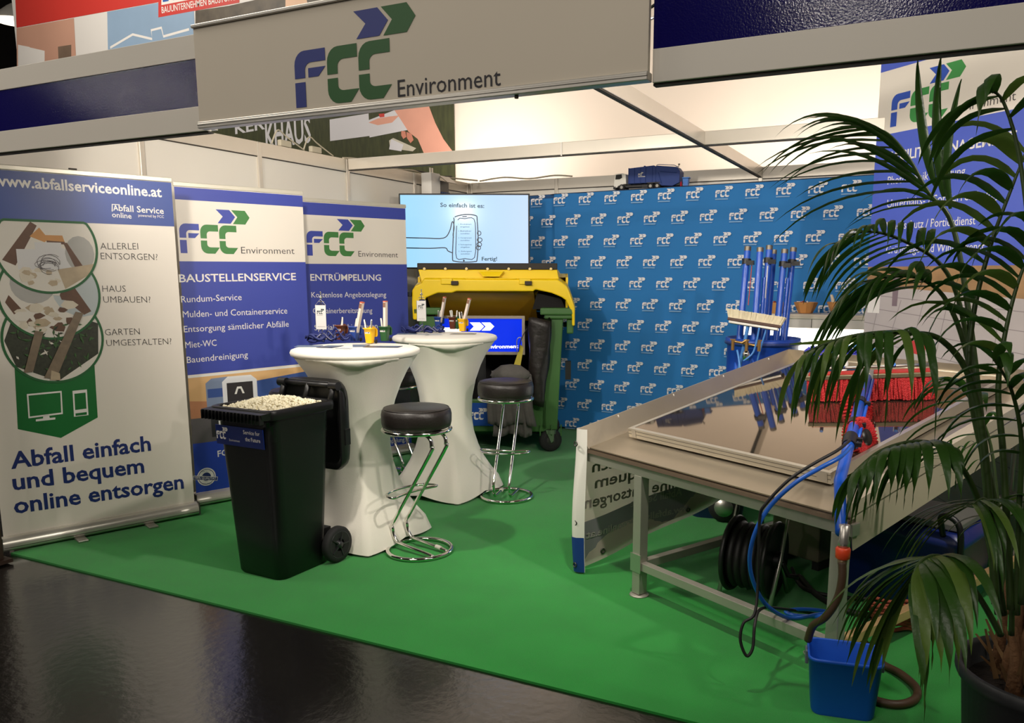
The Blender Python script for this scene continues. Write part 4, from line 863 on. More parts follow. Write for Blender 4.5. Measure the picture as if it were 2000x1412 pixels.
# ---------------------------------------------------------------- black wheelie bin with popcorn
t = thing('wheelie_bin', 'black wheelie bin with open lid, filled with popcorn', 'wheelie bin', (-3.08, 3.07, 0), R(-2))
BB = mat('bin_black', (15, 15, 16), 0.38, var=0.1, bump=0.06, bscale=350)
def rloop(w_, d_, r, z, cy=0): return [(a, b_ + cy, z) for a, b_ in rrect(w_, d_, r, 5)]
def loft(mb, loops, caps=(True, True), smooth=True):
    n = len(loops[0]); V = [p for l in loops for p in l]
    mb.add(V, [(j * n + k, j * n + (k + 1) % n, (j + 1) * n + (k + 1) % n, (j + 1) * n + k) for j in range(len(loops) - 1) for k in range(n)], smooth)
    if caps[0]: mb.add(loops[0], [tuple(range(n - 1, -1, -1))])
    if caps[1]: mb.add(loops[-1], [tuple(range(n))])
    return mb
HB = 0.895
b = MB(); loft(b, [rloop(.31, .31, .05, 0.0, -.0), rloop(.33, .33, .055, 0.015, -.0), rloop(.35, .35, .06, .2, -.0), rloop(.40, .42, .06, HB - .06), rloop(.405, .435, .06, HB - .03), rloop(.39, .42, .05, HB - .03), rloop(.385, .41, .05, HB - .16)], (True, False))
obj('body', b, BB, t)
b = MB(); loft(b, [rloop(.435, .465, .05, HB - .045), rloop(.445, .475, .055, HB - .02), rloop(.44, .47, .055, HB), rloop(.41, .44, .05, HB + .004), rloop(.385, .415, .045, HB - .002), rloop(.38, .41, .045, HB - .05)], (False, False))
b.hexa([(-.205, -.27, HB - .04), (.205, -.27, HB - .04), (.205, -.21, HB - .04), (-.205, -.21, HB - .04), (-.21, -.28, HB - .008), (.21, -.28, HB - .008), (.21, -.21, HB - .003), (-.21, -.21, HB - .003)])
for k in range(17): b.box((-.203 + .0253 * k, -.273, HB - .033), (.006, .026, .046))
obj('rim', b, BB, t, bevel=0.002)
b = MB().tube([(-.19, .25, HB + .07), (.19, .25, HB + .07)], 0.014, 10)
for x in (-.18, 0.0, .18): b.tube([(x, .21, HB - .03), (x, .235, HB + .03), (x, .255, HB + .08)], 0.015, 8)
obj('handle', b, BB, t)
b = MB()   # lid hanging open behind the bin
def vl(w_, h_, r, y_, zc): return [(a, y_, zc + c) for a, c in rrect(w_, h_, r, 5)]
zc = HB - .155
loft(b, [vl(.38, .42, .05, .272, zc), vl(.40, .46, .05, .262, zc), vl(.42, .485, .06, .262, zc), vl(.43, .50, .07, .285, zc), vl(.42, .50, .09, .325, zc), vl(.38, .44, .09, .352, zc)])
b.box((.214, .305, zc - .06), (.014, .04, .09))
for s_ in (-1, 1): b.cyl((s_ * .16, .25, HB + .07), (s_ * .215, .25, HB + .07), 0.024, n=12).tube([(s_ * .19, .25, HB + .08), (s_ * .2, .29, HB + .05), (s_ * .2, .305, HB + .0), (s_ * .195, .30, HB + .05 - .12)], 0.018, 8)
obj('lid', b, BB, t, bevel=0.003)
obj('axle', MB().cyl((-.21, .2, .1), (.21, .2, .1), .011, n=10).box((0, .185, .12), (.3, .06, .14)), BB, t)
for s_ in (-1, 1):
    wl = obj('wheel', MB().lathe([(.035, -.02), (.078, -.024), (.094, -.022), (.1, -.012), (.1, .012), (.094, .022), (.078, .024), (.035, .02)], 32, c=(s_ * .205, .2, .1), M=Matrix.Rotation(R(90), 3, 'Y')), RUBBER, t)
    h = MB().lathe([(0, -.03), (.018, -.03), (.02, -.012), (.064, -.01), (.072, -.024), (.077, -.024), (.077, .024), (.072, .024), (.064, .01), (.02, .012), (.018, .03), (0, .03)], 24, c=(s_ * .205, .2, .1), M=Matrix.Rotation(R(90), 3, 'Y'))
    for k in range(5): a = 2 * pi * k / 5; h.box((s_ * .222, .2 + .042 * cos(a), .1 + .042 * sin(a)), (.02, .05, .008), M=Matrix.Rotation(a, 3, 'X'))
    obj('wheel_hub', h, mat('hub_dark', (34, 35, 37), 0.4, var=0.1), wl)
# label following the front taper
y0_, y1_ = -.2375, -.229
lb = MB().hexa([(-.19, -.213, .70), (.145, -.213, .70), (.145, -.2075, .70), (-.19, -.2075, .70), (-.19, -.217, .80), (.145, -.217, .80), (.145, -.2115, .80), (-.19, -.2115, .80)])
lb = obj('blue_label', lb, mat('bin_label', (16, 36, 100), 0.3, var=0.06), t)
m = MB(); emblem(m, -.185, .728, .085, .062, 0, 0, 0); text(m, 'Environment', (-.095, .722), (-.02, .722), .012, 0.0, 0); text(m, 'Service for', (.01, .768), (.125, .768), .02, 0.015, 0); text(m, 'the Future', (.02, .733), (.125, .733), .02, 0.015, 0)
m.v = [(a, -.213 - .04 * (c - .70) - .0012, c) for a, b_, c in m.v]
obj('label_print', m, WHITEP, lb, fix=False)
pop = MB(); r2 = random.Random(3)
def blob(mb, c, r):
    q = [Vector((1, 0, 0)), Vector((-1, 0, 0)), Vector((0, 1, 0)), Vector((0, -1, 0)), Vector((0, 0, 1)), Vector((0, 0, -1))]
    rot = Matrix.Rotation(r2.uniform(0, 6), 3, 'X') @ Matrix.Rotation(r2.uniform(0, 6), 3, 'Z')
    mb.add([rot @ (v * r * r2.uniform(.7, 1.35)) + Vector(c) for v in q], [(0, 2, 4), (2, 1, 4), (1, 3, 4), (3, 0, 4), (2, 0, 5), (1, 2, 5), (3, 1, 5), (0, 3, 5)], False)
for i in range(1500):
    x = r2.uniform(-.17, .17); y_ = r2.uniform(-.18, .18); hh = .04 * (1 - (x / .19) ** 2) * (1 - (y_ / .20) ** 2)
    blob(pop, (x, y_, HB - .02 + hh + r2.uniform(-.012, .012)), r2.uniform(.006, .011))
pop.box((0, 0, HB - .06), (.32, .34, .06))
o = obj('popcorn', pop, mat('popcorn', (240, 232, 204), 0.8, var=0.1, scale=60), None, loc=(-3.08, 3.07, 0), rot=(0, 0, R(-2)))
tag(o, 'heap of pale popcorn filling the black wheelie bin', 'popcorn', kind='stuff')

# ---------------------------------------------------------------- small things on the high tables
def mini_bin(x, y, z, rz, col, cname, tname, sc=1.0, open_lid=True):
    t = thing('mini_bin', '%s mini wheelie bin used as pen holder on the %s high table' % (cname, tname), 'pen holder', (x, y, z), rz, 'mini wheelie bins on the high tables')
    mt = mat('mini_' + cname, col, 0.42, var=0.05)
    L = [[(a * k, b_ * k, zz) for a, b_ in rrect(.05, .052, .008, 2)] for k, zz in ((.8, 0.004), (.95, .06), (1.08, .088), (1.22, .09), (1.22, .097), (1.08, .097), (1.0, .06), (.8, .012))]
    b = MB(); loft(b, L, (True, True)); obj('body', b, mt, t)
    b = MB(); loft(b, [[(a, .038, .065 + c) for a, c in rrect(.054, .05, .01, 2)], [(a, .046, .065 + c) for a, c in rrect(.058, .054, .012, 2)]]); b.tube([(-.02, .03, .1), (.02, .03, .1)], .003, 6); obj('lid', b, mt, t)
    for s_ in (-1, 1): obj('wheel', MB().cyl((s_ * .024, .026, .012), (s_ * .031, .026, .012), .012, n=12), RUBBER, t)
    obj('sticker', MB().box((0, -.0262, .069), (.034, .001, .013)), WHITEP, t)
    m = MB(); text(m, 'FCC', (-.014, .065), (-.002, .065), .008, .02, -.0272); m.flat([(.001, .066), (.014, .066), (.014, .071), (.001, .071)], -.0272); obj('sticker_print', m, mat('mini_ink', (70, 60, 80), .5, var=.05), t, fix=False)
    return t
pc = [0]
def pen(x, y, z, tx, ty, lab):
    t = thing('pen', lab, 'pen', (x, y, z), 0, 'white promotional pens', rot=(tx, ty, rnd.uniform(0, 6)))
    obj('barrel', MB().lathe([(0, 0), (.002, .002), (.0048, .012), (.0052, .07), (.0052, .125), (.004, .132), (.0, .134)], 10), mat('pen_white', (232, 228, 218), .3, var=.03), t)
    obj('clip', MB().box((.0065, 0, .105), (.002, .005, .045)).box((.003, 0, .127), (.007, .005, .003)), mat('pen_navy', (24, 28, 50), .4, var=.05), t)
def ruler(x, y, z, tx, ty, rz, lab, L=.235):
    t = thing('folding_ruler', lab, 'folding ruler', (x, y, z), 0, 'folding rulers in the mini bins', rot=(tx, ty, rz))
    for k in range(5): obj('leaf', MB().box((0, -.012 + .006 * k, L / 2), (.017, .0054, L)), mat('ruler_white', (222, 208, 196), .5, var=.05), t, bevel=.001)
    obj('end_cap', MB().box((0, 0, L + .002), (.0185, .031, .006)), mat('ruler_red', (198, 90, 60), .5, var=.05), t)
    obj('joint_plate', MB().box((0, -.0155, L - .02), (.0178, .001, .03)), mat('ruler_brass', (150, 112, 92), .4, .3, var=.05), t)
ZT = 1.1365
def grp(tname, bins, rz):
    for k, (pos, col, cn, npens, rul) in enumerate(bins):
        x, y = pos[0], pos[1]
        mini_bin(x, y, ZT, rz, col, cn, tname)
        offs = [(-.014, -.004), (.014, -.004), (-.004, .012), (.008, .012)][:npens]
        for j, (a, b_) in enumerate(offs):
            ex = ('leftmost', 'rightmost', 'rear', 'inner')[j]
            pen(x + a * .6, y + b_ * .6, ZT + .016, R(rnd.uniform(-4, 6)), R(9 if a > 0 else -9) + R(rnd.uniform(-3, 3)), 'white pen, %s one in the %s mini bin on the %s high table' % (ex, cn, tname))
        if rul: ruler(x + rul[0], y + rul[1], ZT + .016, R(rul[3]), R(rul[2]), rz, 'white folding ruler standing in the %s mini bin on the %s high table' % (cn, tname))
BR, BL_, YE, GR = (104, 52, 34), (38, 66, 140), (232, 178, 10), (42, 88, 48)
p = [(-3.47,4.069,1.137),(-3.311,4.013,1.137),(-3.128,3.933,1.137),(-3.142,4.099,1.137)]
grp('nearer', [(p[0], BR, 'brown', 2, None), (p[1], BL_, 'blue', 2, (.006, .0, 14, 0)), (p[2], YE, 'yellow', 2, None), (p[3], GR, 'green', 1, (.004, .0, 2, 0))], R(8))
p = [(-3.495,5.24,1.137),(-3.388,5.228,1.137),(-3.371,5.304,1.137),(-3.188,5.137,1.137)]
grp('farther', [(p[0], (44, 70, 140), 'blue', 2, (.008, 0, 12, 0)), ((p[1][0], p[1][1] + .05), (96, 52, 40), 'brown', 3, None), ((p[2][0], p[2][1] + .0), (52, 84, 44), 'green', 1, None), ((p[3][0], p[3][1] - .04), (240, 196, 14), 'yellow', 2, (-.006, 0, 16, 0))], R(8))
def flag(x, y, z, lab):
    t = thing('table_flag', lab, 'table flag', (x, y, z), R(12), 'white table pennants')
    obj('base', MB().lathe([(0, 0), (.032, 0), (.03, .008), (.008, .014), (0, .016)], 20), CHROME, t)
    obj('pole', MB().cyl((0, 0, .01), (0, 0, .275), .0028, n=8), CHROME, t)
    obj('finial', MB().lathe([(0, .262), (.012, .268), (.01, .275), (.004, .28), (.003, .30), (.006, .305), (0, .312)], 12).tube([(-.022, 0, .245), (.022, 0, .245)], .003, 6), CHROME, t)
    obj('cord', MB().tube([(-.038, -.006, .222), (0, -.004, .262), (.038, -.006, .222)], .0012, 5), WHITEP, t)
    obj('pennant', MB().box((0, -.008, .145), (.078, .0016, .155)), mat('pennant_white', (224, 220, 216), .6, var=.03), t)
    obj('piping', MB().tube([(-.0385, -.0085, .222), (-.0385, -.0085, .067), (.0385, -.0085, .067), (.0385, -.0085, .222)], .0014, 5), mat('pennant_edge', (40, 54, 84), .6, var=.05), t)
    m = MB(); emblem(m, -.026, .165, .052, .034, -.0096, 0, 1, n=3); text(m, 'Environment', (-.026, .156), (.014, .156), .005, .0, -.0096, 0); text(m, 'Service for the Future', (-.026, .082), (.028, .082), .004, .01, -.0096, 0)
    obj('pennant_print', m, [mat('pen_ink', (34, 38, 52), .5, var=.05), mat('pen_ink2', (24, 60, 56), .5, var=.05)], t, fix=False)
    obj('bow', MB().lathe([(0, .235), (.018, .232), (.02, .218), (.006, .205), (0, .2)], 10, M=Matrix.Diagonal((1.2, .4, 1)), c=(0, .006, 0)), mat('bow_navy', (20, 24, 70), .6, var=.1), t)
p = [(-3.605,4.048,1.137),(-3.574,5.132,1.137)]
flag(p[0][0], p[0][1], ZT, 'small white table pennant with emblem on the nearer high table')
flag(p[1][0], p[1][1], ZT, 'small white table pennant with emblem on the farther high table')
LAN = mat('lanyard_blue', (22, 34, 96), .6, var=.12, scale=80); 
def lanyards(x, y, lab, seed, tall=0.0):
    q = random.Random(seed)
    t = thing('lanyards', lab, 'lanyard', (x, y, ZT), 0, 'blue lanyard bundles')
    for k in range(5):
        a0 = q.uniform(0, 6); r_ = q.uniform(.03, .06); cx, cy = q.uniform(-.07, .07), q.uniform(-.02, .03)
        P = [(cx + r_ * (1 + .3 * q.random()) * cos(a0 + i * 1.05), cy + .55 * r_ * sin(a0 + i * 1.05), .006 + .004 * k + (q.uniform(0, .035 + tall) if i % 2 else 0)) for i in range(6)]
        L = spl(P, 5, True); V = []
        for i, p_ in enumerate(L): V += [p_ + Vector((0, 0, -.005)), p_ + Vector((0, .0, .010))]
        n = len(L)
        o = obj('lanyard', MB().add(V, [(2 * i, 2 * ((i + 1) % n), 2 * ((i + 1) % n) + 1, 2 * i + 1) for i in range(n)], True), LAN, t, fix=False)
        s_ = o.modifiers.new('s', 'SOLIDIFY'); s_.thickness = .0016
        if k % 2 == 0: obj('print_line', MB().tube([(p_.x, p_.y - .0018, p_.z + .0015) for p_ in L[:12]], .0008, 4), WHITEP, t)
p = [(-3.534,3.855,1.137),(-3.394,3.926,1.137),(-3.413,4.779,1.137),(-3.324,4.883,1.137)]
lanyards(p[0][0] + .02, p[0][1], 'bundle of navy lanyards left of the pennant on the nearer high table', 1)
lanyards(p[1][0] - .02, p[1][1] + .03, 'bundle of navy lanyards right of the pennant on the nearer high table', 2, .04)
lanyards(p[2][0], p[2][1], 'bundle of navy lanyards left of the pennant on the farther high table', 3, .01)
lanyards(p[3][0], p[3][1], 'bundle of navy lanyards right of the pennant on the farther high table', 4, .0)
def flyer(pos, rz, w_, h_, m_, lab, th=.003, z=ZT):
    t = thing('leaflet', lab, 'leaflet', (pos[0], pos[1], z), rz, 'leaflets on the high tables')
    obj('sheet', MB().box((0, 0, th / 2), (w_, h_, th)), m_, t)
    obj('picture', MB().box((0, h_ * .18, th + .0003), (w_ * .84, h_ * .45, .0004)), mat('leaf_pic', (110, 124, 140), .4, var=.4, scale=30), t)
PW = mat('paper_white', (224, 220, 214), .4, var=.04); PB = mat('paper_slate', (96, 112, 140), .35, var=.2, scale=20); PD = mat('paper_navy', (38, 50, 78), .3, var=.1)
p = [(-3.336,3.625,1.137),(-3.2,3.655,1.137),(-3.05,3.582,1.137),(-3.082,3.793,1.137),(-2.925,3.795,1.137),(-3.389,3.758,1.137)]
for a, rz, w_, h_, m_, lab in ((p[0], R(30), .15, .1, PB, 'slate leaflet at the left edge of the nearer high table'), (p[1], R(14), .1, .15, PD, 'dark leaflet under the lanyards on the nearer high table'), (p[2], R(22), .1, .07, PW, 'small white leaflet at the front of the nearer high table'),
        (p[3], R(40), .1, .15, PB, 'slate leaflet under the blue and yellow mini bins'), (p[4], R(20), .21, .1, PD, 'long dark brochure at the right edge of the nearer high table')):
    flyer(a, rz, w_, h_, m_, lab, .0012)
p = [(-3.419,4.718,1.137),(-3.263,4.685,1.137),(-3.19,4.723,1.137),(-3.06,4.902,1.137)]
for a, rz, w_, h_, m_, lab in ((p[0], R(30), .14, .1, PB, 'slate leaflet at the left edge of the farther high table'), (p[1], R(20), .1, .08, PW, 'white leaflet before the pennant on the farther high table'), (p[2], R(28), .12, .09, PW, 'white leaflet before the blue mini bin on the farther high table'), (p[3], R(25), .18, .12, mat('paper_grey', (168, 160, 148), .35, var=.1), 'grey brochure under the yellow mini bin on the farther high table')):
    flyer(a, rz, w_, h_, m_, lab, .0012)

# ---------------------------------------------------------------- inclined washing table
YT = R(-27.3); TI = R(10.5)
TO = Vector((-1.564, 3.704, 0)); AX = Vector((cos(YT), sin(YT), 0)); AY = Vector((-sin(YT), cos(YT), 0))
t = thing('washing_table', 'aluminium washing table with sloping tray and open frame, right of the stand', 'table', TO, YT)
TM = mat('table_aluminium', (176, 172, 160), 0.42, 0.55, var=0.12, scale=4, bump=0.1, bscale=30)
TR = mat('tray_sheet', (182, 170, 150), 0.34, 0.75, var=0.1, scale=5, bump=0.12, bscale=12)
WT = 1.50; DT = 1.72
ct, st = cos(TI), sin(TI)
def tl(x, y, z): return (x, y * ct - z * st, 0.675 + y * st + z * ct)      # tray coordinates to table coordinates
def slab(mb, x0, x1, y0, y1, z0, z1): return mb.hexa([tl(a, b_, c) for c in (z0, z1) for a, b_ in ((x0, y0), (x1, y0), (x1, y1), (x0, y1))])
obj('tray_bed', slab(MB(), 0.0, WT, -0.0, DT, 0.0, 0.006), TR, t)
b = MB().hexa([tl(0.0, -.01, 0.0), tl(0.006, -.01, 0.0), tl(0.006, DT, 0.0), tl(0.0, DT, 0.0), tl(-0.05, -.02, 0.105), tl(-0.044, -.02, 0.105), tl(-0.044, DT + .01, 0.105), tl(-0.05, DT + .01, 0.105)])
obj('left_side_board', b, TR, t)
b = MB()
for k in range(4): b.hexa([tl(-.048 + a, .25 + .42 * k + c, z) for z in (.085, .1) for a, c in ((0, 0), (.012, 0), (.012, .004), (0, .004))])
obj('board_notches', b, WHITEP, t)
obj('rear_board', MB().hexa([tl(0, DT - .006, 0), tl(WT, DT - .006, 0), tl(WT, DT, 0), tl(0, DT, 0), tl(-.05, DT, .105), tl(WT, DT, .105), tl(WT, DT + .006, .105), tl(-.05, DT + .006, .105)]), TR, t)
b = MB(); slab(b, WT - .004, WT, 0, DT, -0.13, 0.05); slab(b, WT - .06, WT, 0, DT, 0.05, 0.056)
obj('right_side_board', b, mat('side_beige', (190, 178, 156), 0.45, 0.3, var=0.06), t)
obj('front_lip', MB().hexa([(-.01, -.02, .655), (WT, -.02, .655), (WT, .03, .655), (-.01, .03, .655), (-.01, -.015, .668), (WT, -.015, .668), (WT, .03, .672), (-.01, .03, .672)]), mat('lip_bronze', (96, 82, 66), 0.4, 0.5, var=0.1), t)
obj('front_beam', MB().box((WT / 2, 0.02, .63), (WT + .02, .05, .048)), TM, t, bevel=.002)
ZR = .63 + 1.6 * st / ct
obj('rear_beam', MB().box((WT / 2, 1.6, ZR - .02), (WT, .05, .048)), TM, t, bevel=.002)
for x in (0.35, 1.12): obj('sloping_beam', MB().hexa([(x - .02, .04, .605), (x + .02, .04, .605), (x + .02, 1.58, ZR - .045), (x - .02, 1.58, ZR - .045), (x - .02, .04, .65), (x + .02, .04, .65), (x + .02, 1.58, ZR), (x - .02, 1.58, ZR)]), TM, t)
for x, y_, h_ in ((.37, .02, .606), (1.45, .02, .606), (.37, 1.6, ZR - .044), (1.45, 1.6, ZR - .044)):
    lg = obj('leg', MB().box((x, y_, h_ / 2 + .006), (.052, .052, h_ - .012)), TM, t, bevel=.002)
    obj('foot_plate', MB().lathe([(0, 0), (.05, 0), (.046, .006), (.03, .009), (0, .009)], 14, c=(x, y_, 0)), TM, lg)
obj('lower_rail', MB().box((.91, .02, .155), (1.03, .04, .04)), TM, t, bevel=.002)
obj('lower_rail', MB().box((.37, .81, .155), (.04, 1.53, .04)), TM, t, bevel=.002)
o = obj('lower_rail', MB().box((1.45, .81, .155), (.04, 1.53, .04)), mat('rail_bright', (206, 170, 120), 0.4, 0.4, var=0.15), t, bevel=.002); o['label'] = 'brass-toned lower rail on the right'
obj('bracket', MB().box((.37, -.008, .17), (.07, .006, .09)), ALU, t)

def pan(x, y, z=0.0):                                                     # panel coordinates to the world
    p = Vector(tl(x + .0958, y + .1775 + .016, z + .068)); return TO + AX * p.x + AY * p.y + Vector((0, 0, p.z))
MT = Matrix.Rotation(YT, 4, 'Z') @ Matrix.Rotation(TI, 4, 'X')
RT = (MT.to_euler().x, MT.to_euler().y, MT.to_euler().z)
t = bpy.data.objects.new('solar_panel', None); COL.objects.link(t); t.location = pan(0, 0, 0); t.rotation_euler = RT
tag(t, 'framed solar panel lying on the washing table, its glass mirroring the stand', 'solar panel')
PW_, PL_ = 1.19, 1.53
b = MB()
FR = mat('panel_frame', (204, 198, 184), 0.3, 0.75, var=0.06)
for (cx, cy, dx, dy) in ((PW_ / 2, .012, PW_, .024), (PW_ / 2, PL_ - .012, PW_, .024), (.012, PL_ / 2, .024, PL_ - .048), (PW_ - .012, PL_ / 2, .024, PL_ - .048)):
    fm = obj('frame_bar', MB().box((cx, cy, -.0255), (dx, dy, .049)), FR, t, bevel=.0015)
for zz in (-.012, -.03): obj('frame_groove', MB().box((PW_ / 2, -.0006, zz), (PW_, .001, .0025)), mat('groove_dark', (90, 84, 74), .5, var=.1), t)
m_gl = mat('panel_glass', (134, 122, 106), 0.035, 0.92, spec=0.6, var=0.06, scale=6, bump=0.0)
obj('glass', MB().box((PW_ / 2, PL_ / 2, -.006), (PW_ - .046, PL_ - .046, .006)), m_gl, t)
obj('corner_plate', MB().box((.04, -.0012, -.025), (.03, .001, .04)).box((PW_ - .04, -.0012, -.025), (.05, .001, .04)), ALU, t)
obj('backing', MB().box((PW_ / 2, PL_ / 2, -.03), (PW_ - .05, PL_ - .05, .03)), BLACKP, t)
for x, y in ((.1, .1), (1.09, .1), (.1, 1.43), (1.09, 1.43)): obj('spacer', MB().box((x, y, -.058), (.06, .06, .016)), RUBBER, t)

# red washing brush on the panel with its pole
RED = mat('bristle_red', (176, 20, 24), 0.6, var=0.35, scale=120, bump=0.8, bscale=160)
pa = [(0.539,0.758),(1.06,1.046)]
A = Vector((pa[0][0], pa[0][1], 0)); B = Vector((pa[1][0], pa[1][1], 0)); dv = (B - A); LB_ = dv.length; dn = dv.normalized(); nn = Vector((-dn.y, dn.x, 0))
t = bpy.data.objects.new('washing_brush', None); COL.objects.link(t); t.location = pan(A.x, A.y, 0); t.rotation_euler = (MT @ Matrix.Rotation(math.atan2(dv.y, dv.x), 4, 'Z')).to_euler()
tag(t, 'long brush with red bristles and metal bar lying across the solar panel', 'brush')
def bristles(mb, x0, x1, y0, y1, z0, z1, n, splay=.02, r=.0035, seed=5):
    q = random.Random(seed)
    for i in range(n):
        x = q.uniform(x0, x1); y = q.uniform(y0, y1); sx = q.uniform(-splay, splay); sy = q.uniform(-splay, splay) + (y - (y0 + y1) / 2) * .5
        a = Vector((x, y, z1)); e = Vector((x + sx, y + sy, z0 + q.uniform(0, .006)))
        mb.add([a + Vector((-r, 0, 0)), a + Vector((r, 0, 0)), a + Vector((0, r, 0)), e + Vector((-r, 0, 0)), e + Vector((r, 0, 0)), e + Vector((0, r, 0))], [(0, 1, 4, 3), (1, 2, 5, 4), (2, 0, 3, 5), (3, 4, 5)])
b = MB(); bristles(b, 0.01, LB_ - .01, -.005, .065, 0.001, .11, 1500, .012, .004); b.box((LB_ / 2, .03, .075), (LB_ - .02, .05, .06))
obj('bristles', b, RED, t)
obj('bar', MB().box((LB_ / 2, .03, .122), (LB_, .075, .022)), mat('brush_bar', (150, 138, 112), .3, .7, var=.15), t, bevel=.003)
obj('red_trim', MB().box((LB_ / 2, .03, .136), (LB_ - .03, .05, .006)), mat('trim_red', (176, 50, 44), .5, var=.1), t)
obj('spray_rail', MB().tube([(.02, .075, .15), (LB_ - .02, .075, .15)], .008, 8), ALU, t)
for k in range(5): obj('nozzle', MB().cyl((.06 + (LB_ - .12) * k / 4, .075, .15), (.06 + (LB_ - .12) * k / 4, .03, .17), .009, n=8), mat('nozzle_blue', (50, 110, 190), .4, var=.05), t)
# telescopic pole resting on the table, its lower end beyond the front edge
BLU = mat('pole_blue', (26, 84, 190), 0.28, var=0.06)
POLE = [(-0.295,4.181,1.057),(-0.281,3.027,0.807),(-0.242,2.776,0.691)]
t = thing('telescopic_pole', 'thick blue telescopic pole lying down the solar panel towards the viewer', 'pole', POLE[2])
q0 = Vector(POLE[2]); p0 = Vector(POLE[0]) - q0; p1 = Vector(POLE[1]) - q0
obj('tube', MB().tube([p0, p1, (0, 0, 0)], [.024, .021, .02], 20), BLU, t)
obj('side_tube', MB().tube([p0 + Vector((.03, .0, -.01)), p0 + (p1 - p0) * .7 + Vector((.026, 0, -.01))], .009, 12), BLU, t)
def along(k): return p0 + (p1 - p0) * k
for k in (.30, .52, .66, .70): obj('clamp', MB().cyl(along(k - .02), along(k + .02), .028, n=16).box(along(k) + Vector((.032, 0, 0)), (.03, .022, .02)), BLACKP, t, bevel=.003)
obj('joint_knuckle', MB().cyl(along(-.05), along(.02), .02, n=12).box(along(-.04), (.06, .04, .05)), ALU, t)
def discbrush(px, rot, lab):
    t = thing('disc_brush', lab, 'brush', px, rot=rot)
    b = MB(); n = 72; V = []
    prof = [(.035, -.03), (.07, -.034), (.086, -.03), (.09, 0), (.086, .028), (.07, .032), (.035, .03)]
    for r_, z in prof:
        for i in range(n):
            a = 2 * pi * i / n + .1 * r_ / .09; k = 1 + (.035 if i % 2 else -.035) * (r_ > .05)
            V.append((r_ * k * cos(a), r_ * k * sin(a), z * (1.12 if i % 2 else .9)))
    b.add(V, [(j * n + i, j * n + (i + 1) % n, (j + 1) * n + (i + 1) % n, (j + 1) * n + i) for j in range(len(prof) - 1) for i in range(n)])
    obj('bristles', b, RED, t)
    obj('hub', MB().lathe([(0, -.034), (.036, -.034), (.036, .034), (0, .034)], 20), BLACKP, t)
dp = [(-0.261,3.588,0.867),(-0.309,3.929,0.951)]
de = Vector((.86, -.40, .30)).to_track_quat('Z', 'Y').to_euler()
discbrush(dp[0], (de.x, de.y, de.z), 'round red brush under the blue pole, nearer the front edge of the panel')
discbrush(dp[1], (de.x, de.y, de.z), 'round red brush under the blue pole, closer to the long red brush')

# hoses and cables at the table
HB_ = mat('hose_blue', (28, 92, 190), .35, var=.06); HBR = mat('hose_brown', (74, 54, 38), .5, var=.1)
cable([(-0.266,3.22,0.902),(-0.292,3.092,0.883),(-0.354,3.021,0.849),(-0.435,2.972,0.792),(-0.514,2.95,0.7),(-0.559,2.933,0.599),(-0.58,2.956,0.477),(-0.563,3,0.361),(-0.52,3.059,0.263),(-0.449,3.19,0.175),(-0.363,3.392,0.129),(-0.294,3.532,0.096)], .0085, HB_, 'blue hose curving from the pole down in front of the table', 'hose', cat='hose')
cable([(-0.273,3.243,0.921),(-0.301,3.081,0.91),(-0.37,2.995,0.872),(-0.45,2.945,0.811),(-0.525,2.925,0.715),(-0.544,2.929,0.662),(-0.542,2.927,0.523),(-0.539,2.925,0.383),(-0.54,2.886,0.295),(-0.574,2.864,0.263),(-0.58,2.849,0.2),(-0.555,2.851,0.142),(-0.536,2.865,0.172),(-0.539,2.9,0.249),(-0.538,2.996,0.273),(-0.507,3.222,0.195),(-0.374,3.491,0.087)], .006, CABK, 'thin black cable with a hanging loop in front of the table')
cable([(-0.293,3.53,0.087),(-0.37,3.444,0.125),(-0.443,3.357,0.15),(-0.489,3.312,0.147),(-0.435,3.303,0.143),(-0.323,3.409,0.12)], .009, HB_, 'blue hose coil end lying on the lower rail', 'hose', cat='hose')
cable([(-0.233,2.773,0.588),(-0.229,2.765,0.533),(-0.24,2.768,0.457),(-0.277,2.781,0.379),(-0.321,2.827,0.319),(-0.34,2.861,0.246)], .014, HBR, 'brown hose hanging from the orange coupling behind the blue bucket', 'hose', cat='hose')
cable([(-0.16, 2.98, .016), (-0.05, 2.96, .016), (0.02, 3.02, .016), (0.03, 3.12, .016), (-.03, 3.22, .016), (-.12, 3.3, .016), (-.2, 3.5, .016)], .016, HBR, 'brown hose lying on the carpet right of the blue bucket', 'hose', cat='hose')
t = thing('hose_coupling', 'orange and steel hose coupling beside the right front table leg', 'coupling', [(-0.233,2.779,0.619)][0])
obj('orange_collar', MB().lathe([(.019, -.02), (.024, -.016), (.025, .016), (.02, .022), (0, .022)], 16), mat('coupling_orange', (226, 74, 36), .4, var=.06), t)
obj('steel_socket', MB().lathe([(0, .02), (.018, .022), (.02, .04), (.016, .05), (.018, .1), (.0, .1)], 16), ALU, t)
obj('lower_sleeve', MB().lathe([(0, -.04), (.015, -.04), (.017, -.02), (0, -.018)], 16), mat('sleeve_tan', (130, 112, 84), .4, .3, var=.05), t)

